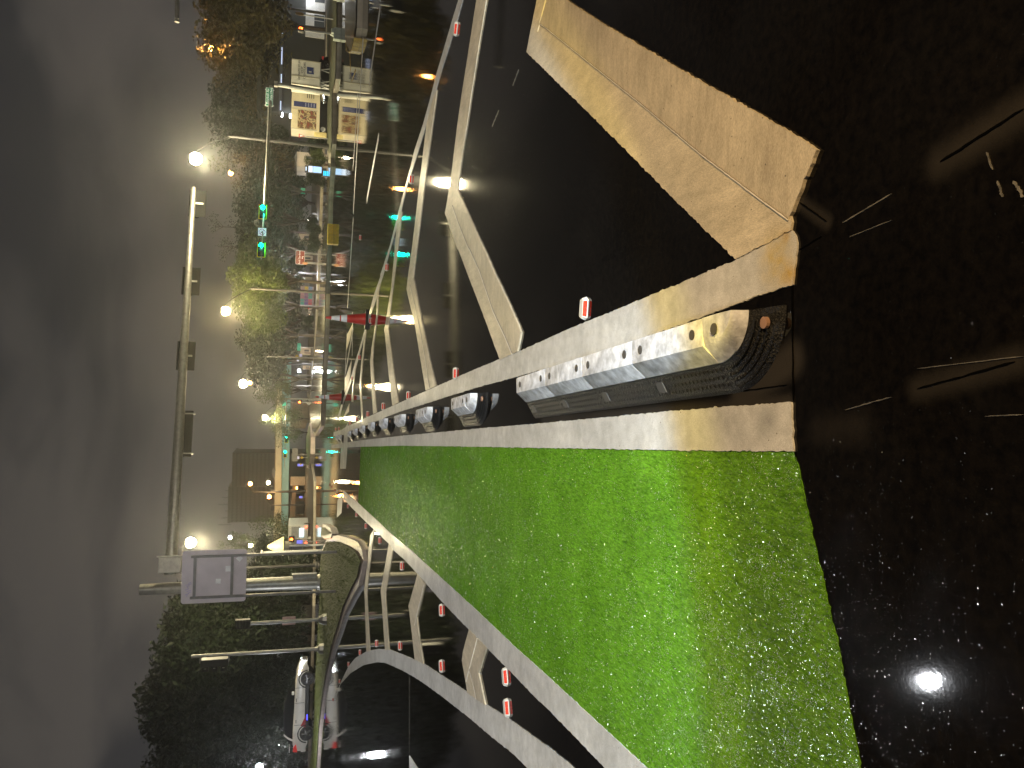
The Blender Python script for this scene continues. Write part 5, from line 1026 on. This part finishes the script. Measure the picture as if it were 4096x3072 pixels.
right_trees = [  # px row, top px, depth, radius, kind, leaf
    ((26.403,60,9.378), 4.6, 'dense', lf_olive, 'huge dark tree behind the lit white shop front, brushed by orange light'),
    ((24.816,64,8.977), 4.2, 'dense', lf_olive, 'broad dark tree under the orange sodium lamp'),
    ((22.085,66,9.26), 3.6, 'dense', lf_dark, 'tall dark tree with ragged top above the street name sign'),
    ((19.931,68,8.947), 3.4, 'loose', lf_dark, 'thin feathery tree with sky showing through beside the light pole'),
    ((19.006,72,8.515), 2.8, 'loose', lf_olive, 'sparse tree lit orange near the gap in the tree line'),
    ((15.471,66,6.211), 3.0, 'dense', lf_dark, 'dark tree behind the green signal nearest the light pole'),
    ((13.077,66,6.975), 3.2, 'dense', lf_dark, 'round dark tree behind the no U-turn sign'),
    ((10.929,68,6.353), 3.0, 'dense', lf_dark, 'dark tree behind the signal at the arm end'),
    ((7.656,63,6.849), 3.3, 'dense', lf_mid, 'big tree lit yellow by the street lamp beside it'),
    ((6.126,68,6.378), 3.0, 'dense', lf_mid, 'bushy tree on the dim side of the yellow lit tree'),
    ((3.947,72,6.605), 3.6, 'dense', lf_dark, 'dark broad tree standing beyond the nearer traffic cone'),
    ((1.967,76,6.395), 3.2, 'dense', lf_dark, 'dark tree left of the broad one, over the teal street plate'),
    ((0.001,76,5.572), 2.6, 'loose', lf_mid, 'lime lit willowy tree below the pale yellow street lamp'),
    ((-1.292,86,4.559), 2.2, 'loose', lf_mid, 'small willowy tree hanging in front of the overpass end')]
for i, (p, r_, k_, m_, lab) in enumerate(right_trees):
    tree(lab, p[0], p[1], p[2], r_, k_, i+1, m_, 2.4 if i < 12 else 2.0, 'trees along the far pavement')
back_right = [((34.953,84,8.051), 6.0), ((27.185,86,7.38), 5.5), ((18.802,86,6.554), 5.0), ((12.76,88,6.26), 5.0), ((6.955,90,6.092), 5.0)]
for i, (p, r_) in enumerate(back_right): tree('dark tree of the back row seen under the crowns of the far pavement trees', p[0], p[1], p[2], r_, 'dense', i+3, lf_dark, 1.0, 'back row trees on the right')
# bare twiggy tree tops against the sky
for i, (p, lab) in enumerate([((13.519,74,9.202), 'tall thin twiggy tree rising above the no U-turn sign'), ((11.752,74,8.739), 'thin bare tree rising above the signal at the arm end')]):
    t = thing('twiggy_tree', lab, 'tree', (p[0], p[1], 0.0)); rg = random.Random(i+40)
    q = MB(); q.tube([(0, 0, 0), (0.1, 0, p[2]*0.55), (0.0, 0, p[2]*0.98)], [0.12, 0.07, 0.015], 8)
    ends = []
    for k in range(9):
        z_ = p[2]*rg.uniform(0.66, 0.97); a = rg.uniform(0, 6.3); e = Vector((math.cos(a)*rg.uniform(0.5, 1.4), math.sin(a)*0.8, z_+rg.uniform(0.1, 0.7))); q.tube([(0.03, 0, z_-0.3), e], [0.03, 0.008], 5); ends.append(e)
    q.build('trunk', bark, t); vs = []; fs = []
    for e in ends:
        for k in range(34):
            pnt = e+Vector((rg.gauss(0, 0.22), rg.gauss(0, 0.2), rg.gauss(0, 0.2))); b = len(vs); a = Euler((rg.uniform(-1, 1), rg.uniform(-1, 1), rg.uniform(0, 6))).to_matrix()
            for c in ((-1, 0, 0), (0, -.5, 0), (1, 0, 0), (0, .5, 0)): vs.append(tuple(pnt+a @ (Vector(c)*0.09)))
            fs.append((b, b+1, b+2, b+3))
    me = bpy.data.meshes.new('crown'); me.from_pydata(vs, [], fs); me.materials.append(lf_dark); link('crown', me, t)
left_trees = [((-14.992,60,4.798), 3.2, 'dark tree right behind the posts of the big guide sign'), ((-16.906,60,10.383), 3.6, 'tall dark tree rising left of the guide sign panel'), ((-18.552,58,10.915), 4.0, 'tall dark tree behind the pedestrian signal with a pink sign'),
    ((-22.288,62,10.962), 3.8, 'dark tree behind the tall slim signal post'), ((-24.114,60,12.355), 4.2, 'highest dark tree, above the white hatchback'), ((-26.711,60,11.396), 4.2, 'dark tree left of the highest one, past the hatchback tail'), ((-29.85,62,11.505), 4.0, 'dark tree at the far end of the hedge past the hatchback')]
for i, (p, r_, lab) in enumerate(left_trees): tree(lab, p[0], p[1], p[2], r_, 'dense', i+2, lf_dark, 2.0, 'dark trees behind the hatchback')
for i in range(11):
    yy = 2260+i*84
    x_ = [-13.329, -14.834, -16.34, -17.846, -19.352, -20.86, -22.367, -23.876, -25.385, -26.894, -28.404][i]
    t = thing('hedge_shrub', 'dense dark shrub in the hedge under the left-hand trees', 'shrub', (x_, 57.5+(i % 3)*0.8, 0.1), i*0.9, 'hedge shrubs on the left')
    o = link('foliage', crown('shrub', i % 3, lf_dark), t); o.location = (0, 0, 1.7); o.scale = (1.9, 1.6, 2.6+0.5*(i % 2)); q = MB(); q.tube([(0, 0, 0), (0.1, 0, 1.6)], [0.1, 0.05], 6); q.build('stem', bark, t)
for i, (p, r_, lab) in enumerate([((-15.473,78,5.86), 2.3, 'small tree lit from within by the yellow green lamp'), ((-17.702,86,8.713), 1.6, 'round headed palm left of the small white lamp'), ((-16.288,88,4.165), 2.0, 'small tree before the left end of the overpass'), ((-6.212,92,4.021), 1.7, 'small lime tree around the lamp by the overpass parapet'), ((-4.977,98,5.274), 2.0, 'loose tree behind the lamp by the overpass parapet')]):
    tree(lab, p[0], p[1], p[2], r_, 'loose', i+1, lf_mid, max(0.8, p[2]-2.8*r_*0.8), 'small trees round the overpass')
for i, (xp, lab) in enumerate([((15.863,52,0.282), 'low hedge bush beside the yield sign'), ((16.264,55,0.617), 'dark bush right of the kiosk'), ((14.296,52,0.747), 'bush lit green beside the blue kiosk'), ((13.207,52,0.541), 'dark bush left of the blue kiosk'), ((11.4,60,0.3), 'wide dark bush under the forked trunks'), ((10.297,60,0.191), 'dark bush under the middle trunks'), ((5.372,74,0.065), 'low dark bush far behind the cone')]):
    t = thing('bush', lab, 'bush', (xp[0], xp[1], 0.1), i*1.1, 'bushes along the far pavement'); o = link('foliage', crown('shrub', i % 3, lf_mid if i == 2 else lf_dark), t); o.location = (0, 0, 0.55); o.scale = (1.1, 0.9, 0.95); q = MB(); q.tube([(0, 0, 0), (0, 0, 0.5)], [0.05, 0.03], 6); q.build('stem', bark, t)
# house and lights behind the left-hand trees
c = (-33.815,70,2.84); t = thing('house', 'tan house corner glimpsed through the trees past the hatchback', 'house', (c[0]-1.0, 64.0, 0.0))
q = MB(); q.box((0, 1.5, 1.6), (4.0, 3.0, 3.2)); q.build('wall', pal, t); q = MB(); q.prism([(-2.3, 3.2), (2.3, 3.2), (0, 4.2)], -0.3, 3.3); q.build('roof', MATS['roof_dark'], t); q = MB(); q.box((0.7, -0.03, 1.5), (0.9, 0.06, 1.0)); q.build('window', MATS['window_dark'], t)
c = (-18.346,38,2.813); street_lamp('white lamp beyond the island at the hedge end', (c[0]-2.2, 38.5), c, LED, 700, 0.14, 90, hs=1.0)
c = (-26.637,58,2.135); street_lamp('small white lamp low behind the hatchback tail', (c[0]-0.5, 58.5), c, LED, 150, 0.1, 60, hs=0.7)
# unlit lamp arm end at the right edge
a_ = (12.846,30,5.992); b_ = (14.591,30,6.058); t = thing('street_lamp', 'unlit grey lamp arm tip poking in above the orange lit trees', 'street lamp', (b_[0]+1.5, 30.0, 0.0), 0, 'street lamps')
q = MB(); q.tube([(0, 0, 0), (0, 0, b_[2])], [0.12, 0.08], 10); q.build('pole', galv, t); q = MB(); q.tube([(0, 0, b_[2]), (a_[0]-b_[0]-1.5, 0, a_[2])], [0.09, 0.075], 12); q.build('arm', galv, t, True)
q = MB(); q.lathe([(0.085, 0), (0.085, 0.1), (0.02, 0.12)], 12, 'X', (a_[0]-b_[0]-1.62, 0, a_[2])); q.build('arm_cap', galv, t)
HAZE = 0.0008
if HAZE > 0:
    q = MB(); q.box((0, 330, 16.5), (700, 700, 35)); hm = bpy.data.materials.new('night_haze'); hm.use_nodes = True; tt = hm.node_tree; tt.nodes.remove(tt.nodes['Principled BSDF'])
    pv = N(tt, 'ShaderNodeVolumePrincipled'); pv.inputs['Color'].default_value = (0.9, 0.9, 0.9, 1); pv.inputs['Density'].default_value = HAZE; pv.inputs['Anisotropy'].default_value = 0.86
    tt.links.new(pv.outputs['Volume'], tt.nodes['Material Output'].inputs['Volume']); q.build('haze', hm, kind='stuff')
